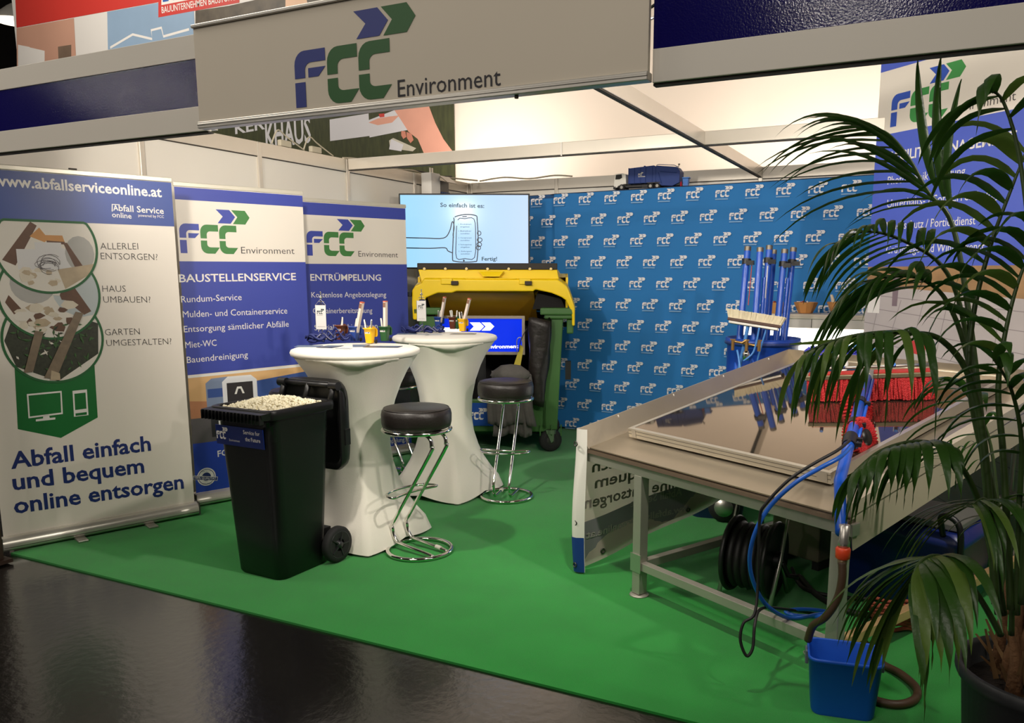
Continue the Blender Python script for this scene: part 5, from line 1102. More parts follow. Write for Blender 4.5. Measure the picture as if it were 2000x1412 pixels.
# vinyl banner hung over the left side of the table, seen from behind
t = thing('vinyl_banner', 'white vinyl banner hanging from the left side of the washing table, lettering seen mirrored', 'banner', TO, YT)
VB = mat('vinyl_back', (206, 194, 180), .55, var=.05, scale=2, trans=.35)
def vb(s_, v):      # s_ along the left edge going back, v 0 bottom .. 1 top
    y = s_; zt = 0.765 + max(0, y) * st / ct * 1.0; zb = 0.012 + max(0, y) * .17
    z = zb + (zt - zb) * v
    x = -0.058 - .02 * sin(v * pi) + 0.012 * sin(s_ * 9 + v * 2)
    return (x, y, z)
b = MB(); ns, nv = 30, 12; V = []
for j in range(nv + 1):
    for i in range(ns + 1): V.append(vb(1.66 * i / ns, j / nv))
q = ns + 1
b.add(V, [(j * q + i, j * q + i + 1, (j + 1) * q + i + 1, (j + 1) * q + i) for j in range(nv) for i in range(ns)], True)
obj('sheet', b, VB, t, fix=False)
b = MB(); V = []
cur = [(-.058, 0.0), (-.066, -.02), (-.062, -.045), (-.045, -.056), (-.02, -.05), (-.0, -.03), (.006, -.026)]
for j in range(nv + 1):
    v = j / nv
    for k, (a, c) in enumerate(cur): V.append((a - (.02 * sin(v * pi) if k == 0 else .012 * sin(v * pi) * (1 - k / 6)) + .012 * sin(v * 2) * (k == 0), c * (1 + .25 * sin(v * 5)), .012 - .0 + (.775 + .0 * k - .012) * v))
q = len(cur)
b.add(V, [(j * q + i, j * q + i + 1, (j + 1) * q + i + 1, (j + 1) * q + i) for j in range(nv) for i in range(q - 1)], True)
o = obj('folded_edge', b, mat('vinyl_front', (222, 218, 210), .4, var=.03), t, fix=False)
bb = MB(); V = []
for j in range(4):
    v = j / 3 * .25
    for k, (a, c) in enumerate(cur[:]): V.append((a - .012 * sin(v * pi) * (1 - k / 6) - .0015, c * (1 + .25 * sin(v * 5)) - .002, .011 + (.775 - .012) * v))
bb.add(V, [(j * q + i, j * q + i + 1, (j + 1) * q + i + 1, (j + 1) * q + i) for j in range(3) for i in range(q - 1)], True)
obj('blue_print', bb, mat('vinyl_blue', (28, 56, 130), .4, var=.06), t, fix=False)
for s_ in (.14, .48, .8, 1.12, 1.45):
    p = vb(s_, .06); obj('eyelet', MB().tube([(p[0] + .004, p[1] + .013 * cos(2 * pi * k / 12), p[2] + .013 * sin(2 * pi * k / 12)) for k in range(12)], .004, 6, closed=True), mat('eyelet_steel', (90, 88, 84), .4, .8, var=.1), t)
for z in (.05, .28, .70):
    p = Vector((-.035, -.062, z)); obj('eyelet', MB().tube([(p.x + .012 * cos(2 * pi * k / 12), p.y, p.z + .012 * sin(2 * pi * k / 12)) for k in range(12)], .0035, 6, closed=True), MATS['eyelet_steel'], t)
# mirrored print on the back face
m = MB()
for s_, (a0, a1), z, h_ in (('Abfall einfach', (.07, .82), .525, .062), ('und bequem', (.09, .82), .435, .062), ('online entsorgen', (.02, .82), .335, .062)):
    text(m, s_, (a0, z), (a1, z), h_, .02, 0, 0, mirror=True)
V2 = []
for (a, y_, c) in m.v:
    V2.append((vb(a, 0.5)[0] + .02 + .0, a, c))
m.v = [(x - .014, y_, z) for x, y_, z in V2]
obj('mirrored_slogan', m, mat('vinyl_ink', (142, 132, 124), .6, var=.05), t, fix=False)
m = MB()
m.add([(vb(.02 + 1.5 * i / 20, .3)[0] + .004, .02 + 1.5 * i / 20, z_ ) for z_ in (0, 1) for i in range(21)], [(i, i + 1, 22 + i, 21 + i) for i in range(20)], True)
m.v = [(x + .004, y_, ((.035 + y_ * .17) if z < .5 else (.26 + y_ * .12))) for x, y_, z in m.v]
obj('mirrored_band', m, mat('vinyl_band', (134, 132, 136), .6, var=.05), t, fix=False)
m = MB(); text(m, 'www.abfallserviceonline.at', (.03, .17), (.86, .19), .04, .02, 0, mirror=True); text(m, 'Abfall Service', (.36, .28), (.75, .29), .045, .015, 0, mirror=True)
m.v = [(vb(a, .3)[0] + .0105, a, c) for a, b_, c in m.v]
obj('mirrored_web_address', m, mat('vinyl_word', (172, 166, 160), .6, var=.05), t, fix=False)

# ---------------------------------------------------------------- things under the table
def RX(a): return Matrix.Rotation(a, 3, 'X')
t = thing('hose_reel', 'large black hose reel standing under the washing table', 'hose reel', (-0.72, 3.78, 0), R(-8))
Mr = Matrix.Rotation(R(90), 3, 'Y')
for s_, x in (('side_disc', -.10), ('side_disc', .10)):
    obj(s_, MB().lathe([(0, -.006), (.165, -.006), (.182, -.012), (.188, 0), (.182, .012), (.165, .006), (0, .006)], 36, c=(x, 0, .205), M=Mr), mat('reel_black', (24, 24, 25), .4, var=.1), t)
b = MB()
for k in range(5): b.lathe([(.09, -.018), (.15, -.018), (.163, 0), (.15, .018), (.09, .018)], 30, c=(-.072 + .036 * k, 0, .205), M=Mr)
obj('wound_hose', b, CABK, t)
obj('hub', MB().cyl((-.13, 0, .205), (.13, 0, .205), .045, n=16), BLACKP, t)
obj('stand', MB().tube([(-.13, -.12, .012), (-.13, 0, .22), (-.13, .1, .44), (.13, .1, .44), (.13, 0, .22), (.13, -.14, .012)], .011, 8).tube([(-.13, .12, .012), (-.13, 0, .22)], .011, 8).tube([(.13, .12, .012), (.13, 0, .22)], .011, 8), ALU, t)
obj('grip', MB().tube([(-.16, .1, .445), (.0, .1, .447), (.05, .1, .445)], .02, 10), BLACKP, t)
obj('crank', MB().tube([(.14, 0, .2), (.15, .06, .12), (.2, .06, .12)], .012, 8), BLACKP, t)
t = thing('pump_unit', 'grey pump unit with metal housing behind the hose reel', 'pump', (-0.56, 4.42, 0), R(-25))
b = MB().hexa([(-.15, -.12, .05), (.15, -.12, .05), (.15, .12, .05), (-.15, .12, .05), (-.14, -.12, .30), (.15, -.12, .27), (.15, .12, .27), (-.14, .12, .30)])
obj('housing', b, mat('pump_grey', (118, 110, 94), .45, .2, var=.12), t, bevel=.01)
obj('front_panel', MB().box((-.153, 0, .16), (.004, .2, .16)), mat('pump_plate', (150, 142, 124), .4, .4, var=.1), t)
for k, (y_, z) in enumerate(((-.05, .2), (.0, .2), (-.05, .14), (.0, .14))): obj('socket', MB().box((-.156, y_, z), (.008, .035, .035)), BLACKP, t)
obj('feet', MB().box((-.12, 0, .025), (.04, .2, .05)).box((.12, 0, .025), (.04, .2, .05)), RUBBER, t)
obj('carrying_handle', MB().tube(spl([(-.1, 0, .29), (-.09, 0, .35), (.09, 0, .34), (.1, 0, .28)], 5), .01, 8), BLACKP, t)
t = thing('metal_plate', 'grey ribbed metal plate leaning above the pump unit', 'metal plate', (-0.62, 4.75, 0), R(-20))
for k in range(6): obj('rib', MB().box((0, -.15 + .06 * k, .38 + .012 * k), (.42, .05, .012)), mat('plate_grey', (100, 94, 84), .4, .4, var=.15), t)
for s_ in (-1, 1): obj('support', MB().tube([(s_ * .18, -.16, .365), (s_ * .18, -.18, .01)], .012, 8).tube([(s_ * .18, .16, .43), (s_ * .18, .2, .01)], .012, 8), ALU, t)
t = thing('tub', 'dark blue tub with lid on the carpet behind the washing table frame', 'tub', (-1.22, 5.08, 0), R(10))
loftb = MB(); loft(loftb, [[(a, b_, z) for a, b_ in rrect(w_, d_, .06, 4)] for w_, d_, z in ((.32, .26, .0), (.36, .30, .2), (.39, .33, .21), (.39, .33, .23), (.34, .28, .25))]); obj('shell', loftb, mat('tub_navy', (20, 36, 70), .4, var=.1), t)
obj('wheel', MB().lathe([(.02, -.02), (.09, -.02), (.1, 0), (.09, .02), (.02, .02)], 20, c=(.05, -.19, .1), M=RX(R(90))), RUBBER, t)
obj('wheel_rim', MB().lathe([(0, -.022), (.06, -.022), (.06, .022), (0, .022)], 16, c=(.05, -.19, .1), M=RX(R(90))), ALU, t)
t = thing('equipment_box', 'dark blue equipment box with carrying handle under the right side of the washing table', 'box', (-0.02, 4.15, 0), R(-20))
bx = MB(); loft(bx, [[(a, b_, z) for a, b_ in rrect(w_, d_, .04, 3)] for w_, d_, z in ((.50, .40, .0), (.54, .44, .05), (.56, .46, .34), (.58, .48, .35), (.58, .48, .38), (.52, .42, .41))])
obj('shell', bx, mat('box_navy', (18, 36, 104), .4, var=.1), t)
obj('grey_tray', MB().box((0, 0, .43), (.5, .36, .03)), mat('tray_grey', (110, 110, 104), .5, .2, var=.1), t, bevel=.005)
obj('handle', MB().tube(spl([(.2, -.22, .40), (.2, -.26, .5), (.28, -.26, .46), (.29, -.25, .2)], 6), .014, 8), BLACKP, t)
t = thing('rope_bundle', 'coiled reddish rope on the carpet in front of the dark blue box', 'rope', (-.08, 3.72, 0))
for k in range(5): obj('coil', MB().tube([(.09 * cos(2 * pi * i / 24) * (1 + .05 * k), .07 * sin(2 * pi * i / 24), .012 + .02 * k + .01 * sin(i + k)) for i in range(24)], .009, 6, closed=True), mat('rope_red', (150, 72, 50), .8, var=.3, scale=90), t)
cable([(-.55, 4.1, .02), (-.4, 3.85, .016), (-.2, 3.75, .016), (0.1, 3.9, .016), (.2, 4.2, .016)], .014, CABK, 'thick black hose lying on the carpet between the hose reel and the dark blue box', 'hose', cat='hose')
cable([(-.6, 4.2, .02), (-.5, 3.95, .016), (-.3, 3.92, .016), (-.1, 3.98, .016), (.05, 3.8, .016)], .010, CABK, 'thinner black cable on the carpet behind the right table leg')

# blue bucket
t = thing('bucket', 'square blue plastic bucket standing in front of the washing table leg', 'bucket', (-0.215, 2.885, 0), R(10))
BK = mat('bucket_blue', (22, 82, 190), .38, var=.05, scale=6)
b = MB(); L = [[(a, b_, z) for a, b_ in rrect(w_, d_, r_, 5)] for w_, d_, r_, z in ((.205, .145, .03, .0), (.215, .152, .032, .01), (.244, .178, .032, .205), (.252, .186, .034, .207), (.254, .188, .034, .218), (.244, .178, .03, .22), (.238, .172, .03, .215), (.205, .145, .028, .012))]
loft(b, L, (True, True)); obj('shell', b, BK, t)
for s_ in (-1, 1): obj('handle_lug', MB().box((s_ * .128, 0, .19), (.012, .05, .05)), mat('lug_grey', (90, 100, 110), .5, var=.1), t, bevel=.003)
obj('wire_handle', MB().tube(spl([(-.133, 0, .19), (-.136, .05, .17), (-.12, .1, .155), (0, .104, .15), (.12, .1, .155), (.136, .05, .17), (.133, 0, .19)], 5), .0025, 6), ALU, t)

# ---------------------------------------------------------------- blue drum with upright poles
t = thing('drum', 'blue plastic drum holding the upright poles behind the washing table', 'drum', (-1.08, 5.62, 0))
DB = mat('drum_blue', (20, 64, 160), .38, var=.08)
obj('shell', MB().lathe([(0, 0), (.22, 0), (.235, .02), (.24, .2), (.25, .22), (.25, .25), (.24, .27), (.24, .8), (.25, .82), (.25, .85), (.24, .87), (.24, 1.08), (.252, 1.09), (.252, 1.13), (.232, 1.13), (.225, 1.0), (.22, .1), (0, .1)], 40), DB, t)
obj('clamp_ring', MB().lathe([(.25, 1.085), (.258, 1.09), (.258, 1.105), (.25, 1.11)], 40), mat('ring_dark', (30, 50, 110), .4, var=.1), t)
pp = [((-1.21, 5.55), (-1.262, 5.55), 1.735), ((-1.12, 5.52), (-1.118, 5.54), 1.74), ((-1.06, 5.56), (-1.035, 5.56), 1.765), ((-1.03, 5.70), (-.99, 5.70), 1.735), ((-.98, 5.60), (-.93, 5.60), 1.73), ((-.94, 5.68), (-.87, 5.68), 1.745)]
names = ('leftmost', 'second from the left', 'third from the left', 'fourth from the left', 'second from the right', 'rightmost')
pos_px = [(-1.202,5.591,1.747),(-1.107,5.534,1.737),(-1.074,5.677,1.755),(-1.065,5.823,1.731),(-0.977,5.719,1.73),(-0.938,5.831,1.744)]
bot_px = [(-1.207,5.485,1.184),(-1.1,5.434,1.174),(-1.075,5.569,1.166),(-1.065,5.718,1.157),(-0.986,5.611,1.166),(-0.95,5.718,1.161)]
for k in range(6):
    a = Vector(bot_px[k]); c = Vector(pos_px[k]); d = (c - a).normalized(); z_ = a - d * ((a.z - .3) / d.z); Lp = (c - z_).length
    t = thing('water_pole', 'blue tube pole with steel cap in the drum, %s of six' % names[k], 'pole', z_, group='poles standing in the drum')
    rr = .0225 if k != 3 else .016
    obj('tube', MB().cyl((0, 0, 0), d * (Lp - .03), rr, n=16), BLU, t)
    obj('cap', MB().cyl(d * (Lp - .03), d * Lp, rr + .001, n=16), mat('pole_cap', (120, 112, 100), .35, .7, var=.1), t)
    if k in (0, 2, 4, 5): obj('clamp', MB().cyl(d * (Lp - .12), d * (Lp - .085), rr + .008, n=14).box(d * (Lp - .11) + Vector((.03, -.02, 0)), (.05, .03, .03)), BLACKP, t)
    if k in (1, 4): obj('side_tube', MB().cyl(d * (.2) + Vector((.03, .03, 0)), d * (Lp - .2) + Vector((.034, .03, 0)), .012, n=10), BLU, t)
    if k == 2: obj('reflection_strip', MB().cyl(d * (Lp - .36) + Vector((.004, -rr, 0)), d * (Lp - .14) + Vector((.004, -rr, 0)), .004, n=6), WHITEP, t)
    if k == 0: obj('red_cord', MB().cyl(d * (Lp - .4) + Vector((.04, -.01, 0)), d * (Lp - .12) + Vector((.04, -.01, 0)), .0035, n=6), mat('cord_red', (190, 70, 60), .6, var=.1), t)
br = [(-1.246,5.293,1.279),(-0.908,5.301,1.234)]
A = Vector(br[0]); B = Vector(br[1]); dv = B - A
t = thing('broom', 'broom with cream bristles leaning head up against the blue poles', 'broom', A, rot=(R(-8), math.atan2(-dv.z, dv.xy.length), math.atan2(dv.y, dv.x)))
LL = dv.length
b = MB(); q = random.Random(9)
for i in range(700):
    x = q.uniform(.0, LL); y_ = q.uniform(-.02, .02); k = (x / LL - .5) * .04
    b.add([(x - .003, y_, .0), (x + .003, y_, .0), (x, y_ + .003, .0), (x - .003 + k, y_ * 1.5, .055 + q.uniform(-.003, .003)), (x + .003 + k, y_ * 1.5, .055), (x + k, y_ * 1.5 + .003, .055)], [(0, 1, 4, 3), (1, 2, 5, 4), (2, 0, 3, 5), (3, 4, 5)])
b.box((LL / 2, 0, .025), (LL, .036, .05))
obj('bristles', b, mat('bristle_cream', (224, 212, 182), .8, var=.15, scale=60), t)
obj('head', MB().box((LL / 2, 0, -.008), (LL + .002, .05, .018)), mat('broom_brown', (74, 44, 30), .5, var=.1), t, bevel=.003)
obj('back_plate', MB().box((LL / 2, 0, -.027), (LL - .02, .046, .02)), ALU, t, bevel=.004)
obj('handle', MB().cyl((LL * .4, 0, -.03), (LL * .36, .06, -.5), .012, n=10).cyl((LL * .75, 0, -.03), (LL * .62, .06, -.45), .006, n=8), mat('handle_blue', (70, 130, 200), .4, var=.05), t)
t = thing('valve_manifold', 'brass valve manifold with steel taps hanging on the front of the blue drum', 'valve', [(-1.108,5.236,1.099)][0])
BRS = mat('brass', (176, 138, 84), .35, .8, var=.1)
obj('cross_bar', MB().cyl((-.09, 0, .03), (.08, .02, .0), .008, n=10).cyl((-.03, 0, .02), (.0, 0, .04), .008, n=8), BRS, t)
for x in (-.09, 0, .08): obj('tap', MB().cyl((x, .0, -.03), (x, .0, .035), .011, n=10).box((x, 0, .04), (.035, .01, .008)), BRS, t)
obj('steel_valve', MB().lathe([(0, -.09), (.02, -.09), (.024, -.05), (.015, -.03), (0, -.03)], 12), CHROME, t)
cable([(-1.152,5.166,1.077),(-1.134,5.142,1.026),(-1.115,5.115,0.947)], .007, MATS['handle_blue'], 'short blue hose under the left tap of the valve', 'hose', cat='hose')
cable([(-1.022,5.188,1.224),(-1.035,5.189,1.142),(-1.057,5.186,1.059),(-1.107,5.153,1.01)], .006, MATS['handle_blue'], 'short blue hose beside the right tap of the valve', 'hose', cat='hose')

# brush with violet blue bristles lying behind the panel
vbp = [(-0.734,5.122,1.021),(-0.512,5.064,1.044)]
A = Vector(vbp[0]); B = Vector(vbp[1]); dv = B - A
t = thing('scrub_brush', 'brush with violet blue bristles lying on the rear edge of the washing table', 'brush', A, math.atan2(dv.y, dv.x))
b = MB(); q = random.Random(11)
for i in range(420):
    x = q.uniform(0, .36); y_ = q.uniform(0, .16); z = .09 - .35 * abs(y_ - .08)
    blob(b, (x, y_, z + q.uniform(-.015, .015)), .0085)
b.box((.18, .08, .045), (.36, .13, .05))
obj('bristles', b, mat('bristle_violet', (70, 72, 190), .8, var=.3, scale=70), t)
obj('head', MB().box((.18, .08, .012), (.36, .12, .024)), mat('head_blue', (60, 90, 160), .4, var=.05), t, bevel=.004)
cable([(-0.547,4.82,1.036),(-0.525,4.842,1.097),(-0.472,4.898,1.139),(-0.365,4.93,1.152),(-0.279,4.909,1.117)], .009, MATS['handle_blue'], 'light blue hose arching over the violet brush', 'hose', cat='hose')
cable([(-0.56,4.7,1.03),(-0.546,4.741,1.09),(-0.506,4.802,1.133),(-0.431,4.898,1.152)], .009, MATS['handle_blue'], 'second light blue hose beside the violet brush', 'hose', cat='hose')
cable([(-0.533,4.551,1.064),(-0.511,4.57,1.108),(-0.467,4.594,1.124),(-0.428,4.548,1.08),(-0.442,4.417,1.017)], .014, WHITEP, 'white hose fitting behind the red brush', 'hose', cat='hose')

# ---------------------------------------------------------------- bright counter with bowls
CP = [(-1.46, 6.72, 1.25), (0, 6.72, 1.25), (-.2, 6.72, 1.25)]
xa, xb = CP[0], CP[2]
A = Vector((xa[0], xa[1], 0)); B = Vector((xb[0], xb[1], 0)); dv = B - A; LC = dv.length + .3; rz = math.atan2(dv.y, dv.x); ZC = (xa[2] + xb[2]) / 2
t = thing('counter', 'brightly lit white counter in front of the blue backdrop, behind the drum', 'counter', A, rz)
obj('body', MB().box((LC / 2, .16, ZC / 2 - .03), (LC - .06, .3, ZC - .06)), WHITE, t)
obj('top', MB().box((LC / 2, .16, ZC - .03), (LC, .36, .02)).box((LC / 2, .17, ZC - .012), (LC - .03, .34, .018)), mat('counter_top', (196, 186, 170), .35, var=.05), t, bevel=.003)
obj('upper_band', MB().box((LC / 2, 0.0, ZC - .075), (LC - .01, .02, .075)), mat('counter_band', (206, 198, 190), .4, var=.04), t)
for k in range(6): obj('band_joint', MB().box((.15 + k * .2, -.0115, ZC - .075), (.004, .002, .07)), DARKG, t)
obj('spotlit_front', MB().box((LC / 2, .004, (ZC - .115) / 2 + .05), (LC - .02, .01, ZC - .215)), mat('counter_spotlit', (255, 248, 238), .4, emit=1.6), t)  # emission stands in for spotlight glare on the plain white front
obj('plinth', MB().box((LC / 2, .1, .025), (LC - .1, .2, .05)), DARKG, t)
bp = [(-1.228,6.669,1.246),(-1.022,6.823,1.236),(-0.784,7.015,1.225)]
BW = mat('bowl_wood', (208, 146, 84), .45, var=.15, scale=14)
for k, (p, lab) in enumerate(zip(bp, ('wooden bowl on the counter, half hidden behind the blue poles', 'wooden bowl of small giveaways, middle one on the counter', 'wooden bowl with rolled sticks, rightmost on the counter'))):
    t = thing('bowl', lab, 'bowl', (p[0] + .03, p[1] + .1, ZC - .002), 0, 'wooden bowls on the counter')
    obj('shell', MB().lathe([(0, 0), (.055, 0), (.06, .004), (.082, .05), (.098, .088), (.092, .09), (.076, .055), (.05, .012), (0, .01)], 9, smooth=False), BW, t)
    if k < 2:
        for j in range(5): tag(obj('candy', MB().lathe([(0, -.012), (.012, 0), (0, .012)], 6, M=Matrix.Rotation(j, 3, 'X')), mat('candy_%d' % (j % 3), ((226, 220, 214), (180, 60, 50), (70, 50, 90))[j % 3], .4, var=.05), None, loc=(p[0] + .03 + .055 * cos(j * 2.4) * (j % 3 + .6) / 2.6, p[1] + .1 + .055 * sin(j * 2.4) * (j % 3 + .6) / 2.6, ZC + .085 + .004 * (j % 2))), 'small wrapped sweet in the %s wooden bowl on the counter' % ('half hidden', 'middle')[k], 'sweet', 'wrapped sweets in the %s bowl' % ('half hidden', 'middle')[k])
    else:
        for j, (dx, tx) in enumerate(((-.075, -12), (-.05, -16), (-.028, -20), (.05, 14))):
            tag(obj('rolled_stick', MB().cyl((0, 0, 0), (.13 * sin(R(tx)), 0, .13 * cos(R(tx))), .009, n=10), mat('stick_cream', (224, 206, 180), .5, var=.05), None, loc=(p[0] + .03 + dx * .5, p[1] + .1, ZC + .02)), 'rolled cream stick in the rightmost bowl, %s of four' % ('first', 'second', 'third', 'last')[j], 'stick', 'rolled sticks in the rightmost bowl')
# shop goods seen between the palm stems at the far right
t = thing('crate', 'blue plastic crate on a grey shelf behind the palm, right edge', 'crate', (0.62, 4.55, 0.0), R(-20))
obj('crate_shell', MB().box((0, 0, .93), (.36, .3, .3)), mat('crate_blue', (24, 60, 160), .45, var=.1), t, bevel=.01)
obj('ribs', MB().box((-.1, -.153, .93), (.012, .01, .28)).box((.1, -.153, .93), (.012, .01, .28)).box((0, -.153, 1.06), (.36, .012, .02)), MATS['crate_blue'], t)
obj('shelf_board', MB().box((.05, 0, .765), (.7, .4, .03)), mat('shelf_grey', (150, 150, 140), .4, .3, var=.08), t)
for x, y_ in ((-.28, -.18), (.38, -.18), (-.28, .18), (.38, .18)): obj('shelf_leg', MB().cyl((x, y_, 0), (x, y_, .75), .012, n=8), ALU, t)
obj('lower_board', MB().box((.05, 0, .4), (.7, .4, .02)), MATS['shelf_grey'], t)
t = thing('canister', 'white canister with orange label on the lower shelf behind the palm', 'canister', (0.58, 4.55, .41), R(-15))
bx = MB(); loft(bx, [[(a, b_, z) for a, b_ in rrect(w_, d_, .03, 3)] for w_, d_, z in ((.17, .13, 0), (.18, .14, .01), (.18, .14, .22), (.12, .08, .27))]); obj('shell', bx, WHITEP, t)
obj('label', MB().box((0, -.071, .11), (.14, .002, .13)), mat('label_orange', (230, 130, 40), .4, var=.1), t)
obj('cap', MB().cyl((.03, 0, .27), (.03, 0, .30), .025, n=12), mat('cap_red', (190, 50, 40), .4, var=.05), t)
obj('grip', MB().tube(spl([(-.05, 0, .262), (-.04, 0, .30), (.0, 0, .30), (.01, 0, .265)], 4), .01, 8), WHITEP, t)
# post and box at the aisle corner, left edge of the photo
t = thing('corner_post', 'dark brown post at the aisle corner, left edge', 'post', (-4.52, 2.42, 0))
obj('shaft', MB().box((0, 0, .62), (.07, .06, 1.2)), mat('post_brown', (52, 36, 26), .5, var=.15), t, bevel=.004)
obj('foot', MB().box((0, 0, .01), (.12, .12, .02)), mat('post_brown', (52, 36, 26)), t)
obj('top_clip', MB().box((.02, -.02, 1.22), (.08, .05, .05)), ALU, t)

# ---------------------------------------------------------------- potted palm
LEAF = mat('palm_leaf', (52, 88, 30), 0.36, spec=.5, var=.35, scale=7, bump=.15, bscale=60, trans=.28)
LEAF2 = mat('palm_leaf_light', (92, 120, 48), 0.4, spec=.5, var=.3, scale=9, bump=.15, bscale=60, trans=.3)
STEM = mat('palm_stem', (52, 74, 30), .45, var=.25, scale=14)
HUSK = mat('palm_husk', (118, 84, 54), .85, var=.4, scale=26, bump=.6, bscale=70)
plant = thing('potted_palm', 'tall palm with long drooping fronds in a dark pot, right foreground', 'plant', (0.36, 2.60, 0))
PO = Vector((0.36, 2.60, 0))
obj('pot', MB().lathe([(0, 0), (.185, 0), (.19, .01), (.218, .36), (.232, .37), (.238, .385), (.238, .41), (.228, .415), (.215, .40), (.205, .34), (0, .34)], 48), mat('pot_dark', (40, 42, 44), .5, var=.1, bump=.1, bscale=40), plant)
obj('soil', MB().lathe([(0, .352), (.1, .356), (.204, .345), (.204, .338), (0, .338)], 24), mat('soil', (34, 26, 20), .95, var=.4, scale=50, bump=.8, bscale=60), plant)
r4 = random.Random(21)
for k in range(20):
    a = r4.uniform(0, 2 * pi); q = r4.uniform(.01, .12); h_ = r4.uniform(.1, .3)
    b0 = Vector((q * cos(a) - .02, q * sin(a), .345)); tp = b0 + Vector((r4.uniform(-.05, .05), r4.uniform(-.05, .05), h_))
    b = MB().tube([b0, b0 + (tp - b0) * .5 + Vector((r4.uniform(-.01, .01), 0, 0)), tp], [r4.uniform(.014, .028), r4.uniform(.014, .02), .006], 7); obj('husk', b, HUSK, plant)
for k in range(40):
    a = r4.uniform(0, 2 * pi); q = r4.uniform(.05, .15); b0 = Vector((q * cos(a), q * sin(a), .35)); e = b0 + Vector((.08 * cos(a + 1), .08 * sin(a + 1), r4.uniform(.02, .2)))
    w_ = Vector((.008, .004, 0)); obj('dry_sheath', MB().add([b0 - w_, b0 + w_, e + w_ * .4, e - w_ * .4], [(0, 1, 2, 3)]), mat('dry_straw', (156, 124, 84), .8, var=.3, scale=30), plant, fix=False)
def leaflet(p, d, L, w_, droop, nrm, seg=9, curl=0.0):
    P = [p.copy()]; D = d.normalized(); g = Vector((0, 0, -1)); st_ = L / seg; pos = p.copy(); ds = [D.copy()]
    for i in range(seg):
        D = (D + g * droop * (0.35 + 1.3 * i / seg)).normalized(); pos = pos + D * st_; P.append(pos.copy()); ds.append(D.copy())
    V = []
    for i, (pp_, dd) in enumerate(zip(P, ds)):
        s_ = i / seg
        ww_ = w_ * (min(1, .35 + s_ * 4) if s_ < .16 else 1) * (1 - max(0, (s_ - .45) / .55) ** 1.6)
        sd = dd.cross(nrm)
        if sd.length < 1e-3: sd = dd.orthogonal()
        sd.normalize(); up = sd.cross(dd).normalized()
        V += [pp_ - sd * ww_ / 2 - up * ww_ * .16, pp_, pp_ + sd * ww_ / 2 - up * ww_ * .16]
    F = []
    for i in range(seg):
        a = i * 3; F += [(a, a + 1, a + 4, a + 3), (a + 1, a + 2, a + 5, a + 4)]
    return V, F
NL = [0]
def frond(R_, n, L, w_, droop=.12, t0=.25, side=1.0, fwd=.6, nrm=(0, 0, 1), m_=None, sides=(-1, 1), rad=.008, jitter=.12, tipL=.5, lift=0.0, light=0.0, bias=(0, 0, 0)):
    pts = [Vector(p) - PO for p in spl(R_, 6)]
    N = len(pts)
    f = obj('frond', MB().tube(pts, [rad * (1 - .75 * i / (N - 1)) for i in range(N)], 7), STEM, plant)
    nv = Vector(nrm).normalized()
    for s_ in sides:
        for k in range(n):
            u = t0 + (1 - t0) * (k + (.5 if s_ < 0 else 0)) / n
            i = min(N - 2, int(u * (N - 1))); fr = u * (N - 1) - i
            p = pts[i].lerp(pts[i + 1], fr); tg = (pts[i + 1] - pts[i]).normalized()
            sd = tg.cross(nv); sd.normalize()
            d = tg * (fwd + .7 * max(0, u - .6)) + sd * s_ * side + Vector((r4.uniform(-1, 1), r4.uniform(-1, 1), r4.uniform(-1, 1))) * jitter + Vector((0, 0, lift)) + Vector(bias)
            prof = min(1, .55 + 1.6 * (u - t0)) if u < .55 else 1 - (1 - tipL) * (u - .55) / .45
            V, F = leaflet(p, d, L * prof * r4.uniform(.8, 1.12), w_ * r4.uniform(.85, 1.1) * (.75 + .25 * prof), droop * r4.uniform(.75, 1.3), nv)
            if NL[0] < 300:
                mm = m_ or LEAF
                if r4.random() < light: mm = LEAF2
                obj('leaflet', MB().add(V, F, True), mm, f, fix=False); NL[0] += 1
# upright young spear leaves
def spear(pp_, w_):
    pts = [Vector(p) - PO for p in spl(pp_, 5)]; V = []; n = len(pts)
    for i, p in enumerate(pts):
        s_ = i / (n - 1); dd = (pts[min(n - 1, i + 1)] - pts[max(0, i - 1)]).normalized(); sd = dd.cross(Vector((.43, -.88, .1))).normalized(); k = w_ * (math.sin(pi * min(1, s_ * .95 + .05)) ** .7) * (1 - s_ * .35)
        V += [p - sd * k / 2, p + Vector((.003, -.006, 0)), p + sd * k / 2]
    F = []
    for i in range(n - 1): a = i * 3; F += [(a, a + 1, a + 4, a + 3), (a + 1, a + 2, a + 5, a + 4)]
    obj('spear_leaf', MB().add(V, F, True), LEAF, plant, fix=False); NL[0] += 1
spear([(-0.036,2.677,1.814),(-0.068,2.67,1.92),(-0.094,2.67,2.051),(-0.107,2.651,2.164)], .036)
spear([(-0.011,2.683,1.781),(-0.035,2.683,1.905),(-0.048,2.692,2.051),(-0.047,2.683,2.178)], .036)
spear([(0.01,2.687,1.746),(-0.01,2.687,1.86),(-0.006,2.702,1.992),(0.01,2.697,2.11)], .032)
NV = (-.25, .35, 1)
BASE = [(0.242,2.506,0.458),(0.255,2.463,0.496),(0.215,2.493,0.458)]
# A: high frond arching to the upper left
LF = (-.9, -.4357, .12)
frond([(0.224,2.527,0.618),(0.157,2.624,1.014),(0.085,2.721,1.428),(0.019,2.762,1.703),(-0.055,2.744,1.802),(-0.114,2.734,1.902),(-0.176,2.718,1.975),(-0.243,2.69,2.004)], 13, .50, .019, .115, .50, .55, .35, NV, tipL=.62, rad=.011, jitter=.06, bias=LF)
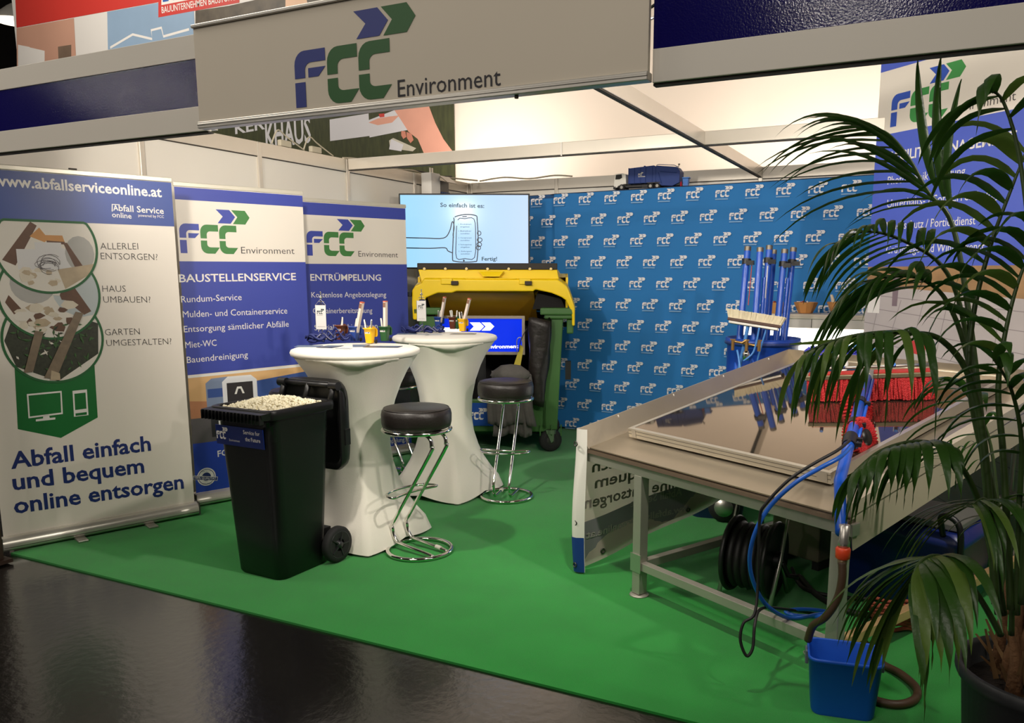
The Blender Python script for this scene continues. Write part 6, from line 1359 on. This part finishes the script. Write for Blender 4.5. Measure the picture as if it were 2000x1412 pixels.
# B: comb frond at mid height left
frond([(0.224,2.574,0.568),(0.141,2.684,1.079),(0.067,2.712,1.428),(0,2.685,1.58),(-0.115,2.621,1.657),(-0.21,2.557,1.679),(-0.287,2.502,1.643)], 13, 0.366, 0.0206, .20, .55, .8, .5, NV, tipL=.55, rad=.010, jitter=.08)
# C: frond just below with broad leaflets
frond([(0.209,2.41,0.631),(0.141,2.453,1.049),(0.082,2.476,1.327),(0.02,2.474,1.48),(-0.048,2.452,1.542),(-0.125,2.417,1.549),(-0.187,2.383,1.532)], 10, 0.39, 0.0258, .17, .6, .8, .6, NV, tipL=.7, rad=.010)
# D: long low frond with hanging curtain over the brush
frond([(0.187,2.246,0.72),(0.137,2.289,1.083),(0.086,2.302,1.29),(0.014,2.263,1.389),(-0.057,2.199,1.41),(-0.136,2.138,1.411),(-0.213,2.076,1.398),(-0.288,2.022,1.364)], 14, 0.366, 0.0206, .42, .52, .6, .25, NV, tipL=.55, rad=.011, jitter=.06, light=.3)
tipf = [(-0.047,2.27,1.403),(-0.106,2.242,1.406),(-0.199,2.182,1.388),(-0.333,2.082,1.38)]
V = []; sp_ = [Vector(p) - PO for p in spl(tipf, 5)]
for i, p in enumerate(sp_): k = .008 * math.sin(pi * (i + .3) / len(sp_)); V += [p + Vector((0, 0, k)), p - Vector((0, 0, k))]
obj('long_leaflet', MB().add(V, [(2 * i, 2 * i + 1, 2 * i + 3, 2 * i + 2) for i in range(len(sp_) - 1)], True), LEAF2, plant, fix=False)
# E: right upper frond with broad arching leaflets
LE = (-.85, -.4, .75)
frond([(0.24,2.325,0.699),(0.157,2.341,1.005),(0.09,2.354,1.257),(0.083,2.385,1.443),(0.111,2.433,1.63),(0.149,2.478,1.776),(0.183,2.516,1.895)], 6, .30, .038, .30, .5, .45, .2, NV, tipL=.9, rad=.011, jitter=.05, light=.5, bias=LE)
# F: second right frond
frond([(0.218,2.206,0.727),(0.174,2.252,1.094),(0.149,2.273,1.271),(0.156,2.304,1.423),(0.185,2.346,1.575),(0.236,2.387,1.664)], 8, .30, .036, .32, .45, .5, .2, NV, tipL=.8, rad=.010, jitter=.05, light=.3, bias=LE)
# G: lower frond drooping over the table corner
frond([(0.217,2.361,0.652),(0.168,2.319,0.859),(0.112,2.265,1.018),(0.045,2.195,1.119),(-0.025,2.132,1.148),(-0.102,2.069,1.13),(-0.154,2.024,1.083)], 16, .29, .026, .36, .5, .75, .45, NV, tipL=.6, rad=.010, jitter=.08)
# H: low fan hanging before the bucket
frond([(0.21,2.295,0.62),(0.151,2.231,0.733),(0.09,2.163,0.828),(0.04,2.091,0.877),(0.002,2.017,0.876),(-0.011,1.98,0.836)], 17, .33, .030, .24, .55, .85, .8, NV, tipL=.95, rad=.009, light=.3)
# I: right lower fan
frond([(0.24,2.362,0.598),(0.222,2.331,0.779),(0.19,2.286,0.927),(0.141,2.219,0.999),(0.111,2.17,0.995)], 11, 0.293, 0.0189, .22, .5, 1.0, .7, NV, tipL=.9, rad=.008, light=.3)
# J: right middle fronds
frond([(0.26,2.749,0.506),(0.219,2.841,0.808),(0.175,2.919,1.04),(0.089,2.904,1.188),(0.027,2.88,1.22)], 6, .3, .026, .22, .5, .8, .5, NV, rad=.008, bias=(-.3, -.1, 0))
frond([(0.231,2.21,0.715),(0.213,2.194,0.982),(0.2,2.166,1.165),(0.165,2.116,1.292),(0.119,2.051,1.368)], 8, .3, .032, .3, .45, .8, .4, NV, rad=.009, bias=(-.3, -.1, .2))
# K: small dark background frond at the table corner
frond([(0.255,2.962,0.456),(0.191,3.035,0.714),(0.134,3.091,0.859),(0.063,3.073,0.947),(-0.018,3.034,0.95)], 10, 0.244, 0.00946, .12, .5, 1.0, .7, NV, rad=.006)
# L: leaves to the upper right edge
frond([(0.229,2.109,0.781),(0.214,2.109,1.129),(0.194,2.108,1.482),(0.145,2.141,1.789),(0.098,2.145,1.937),(0.06,2.132,1.966)], 4, .26, .032, .34, .7, .8, .4, NV, tipL=.8, rad=.009, light=.4)
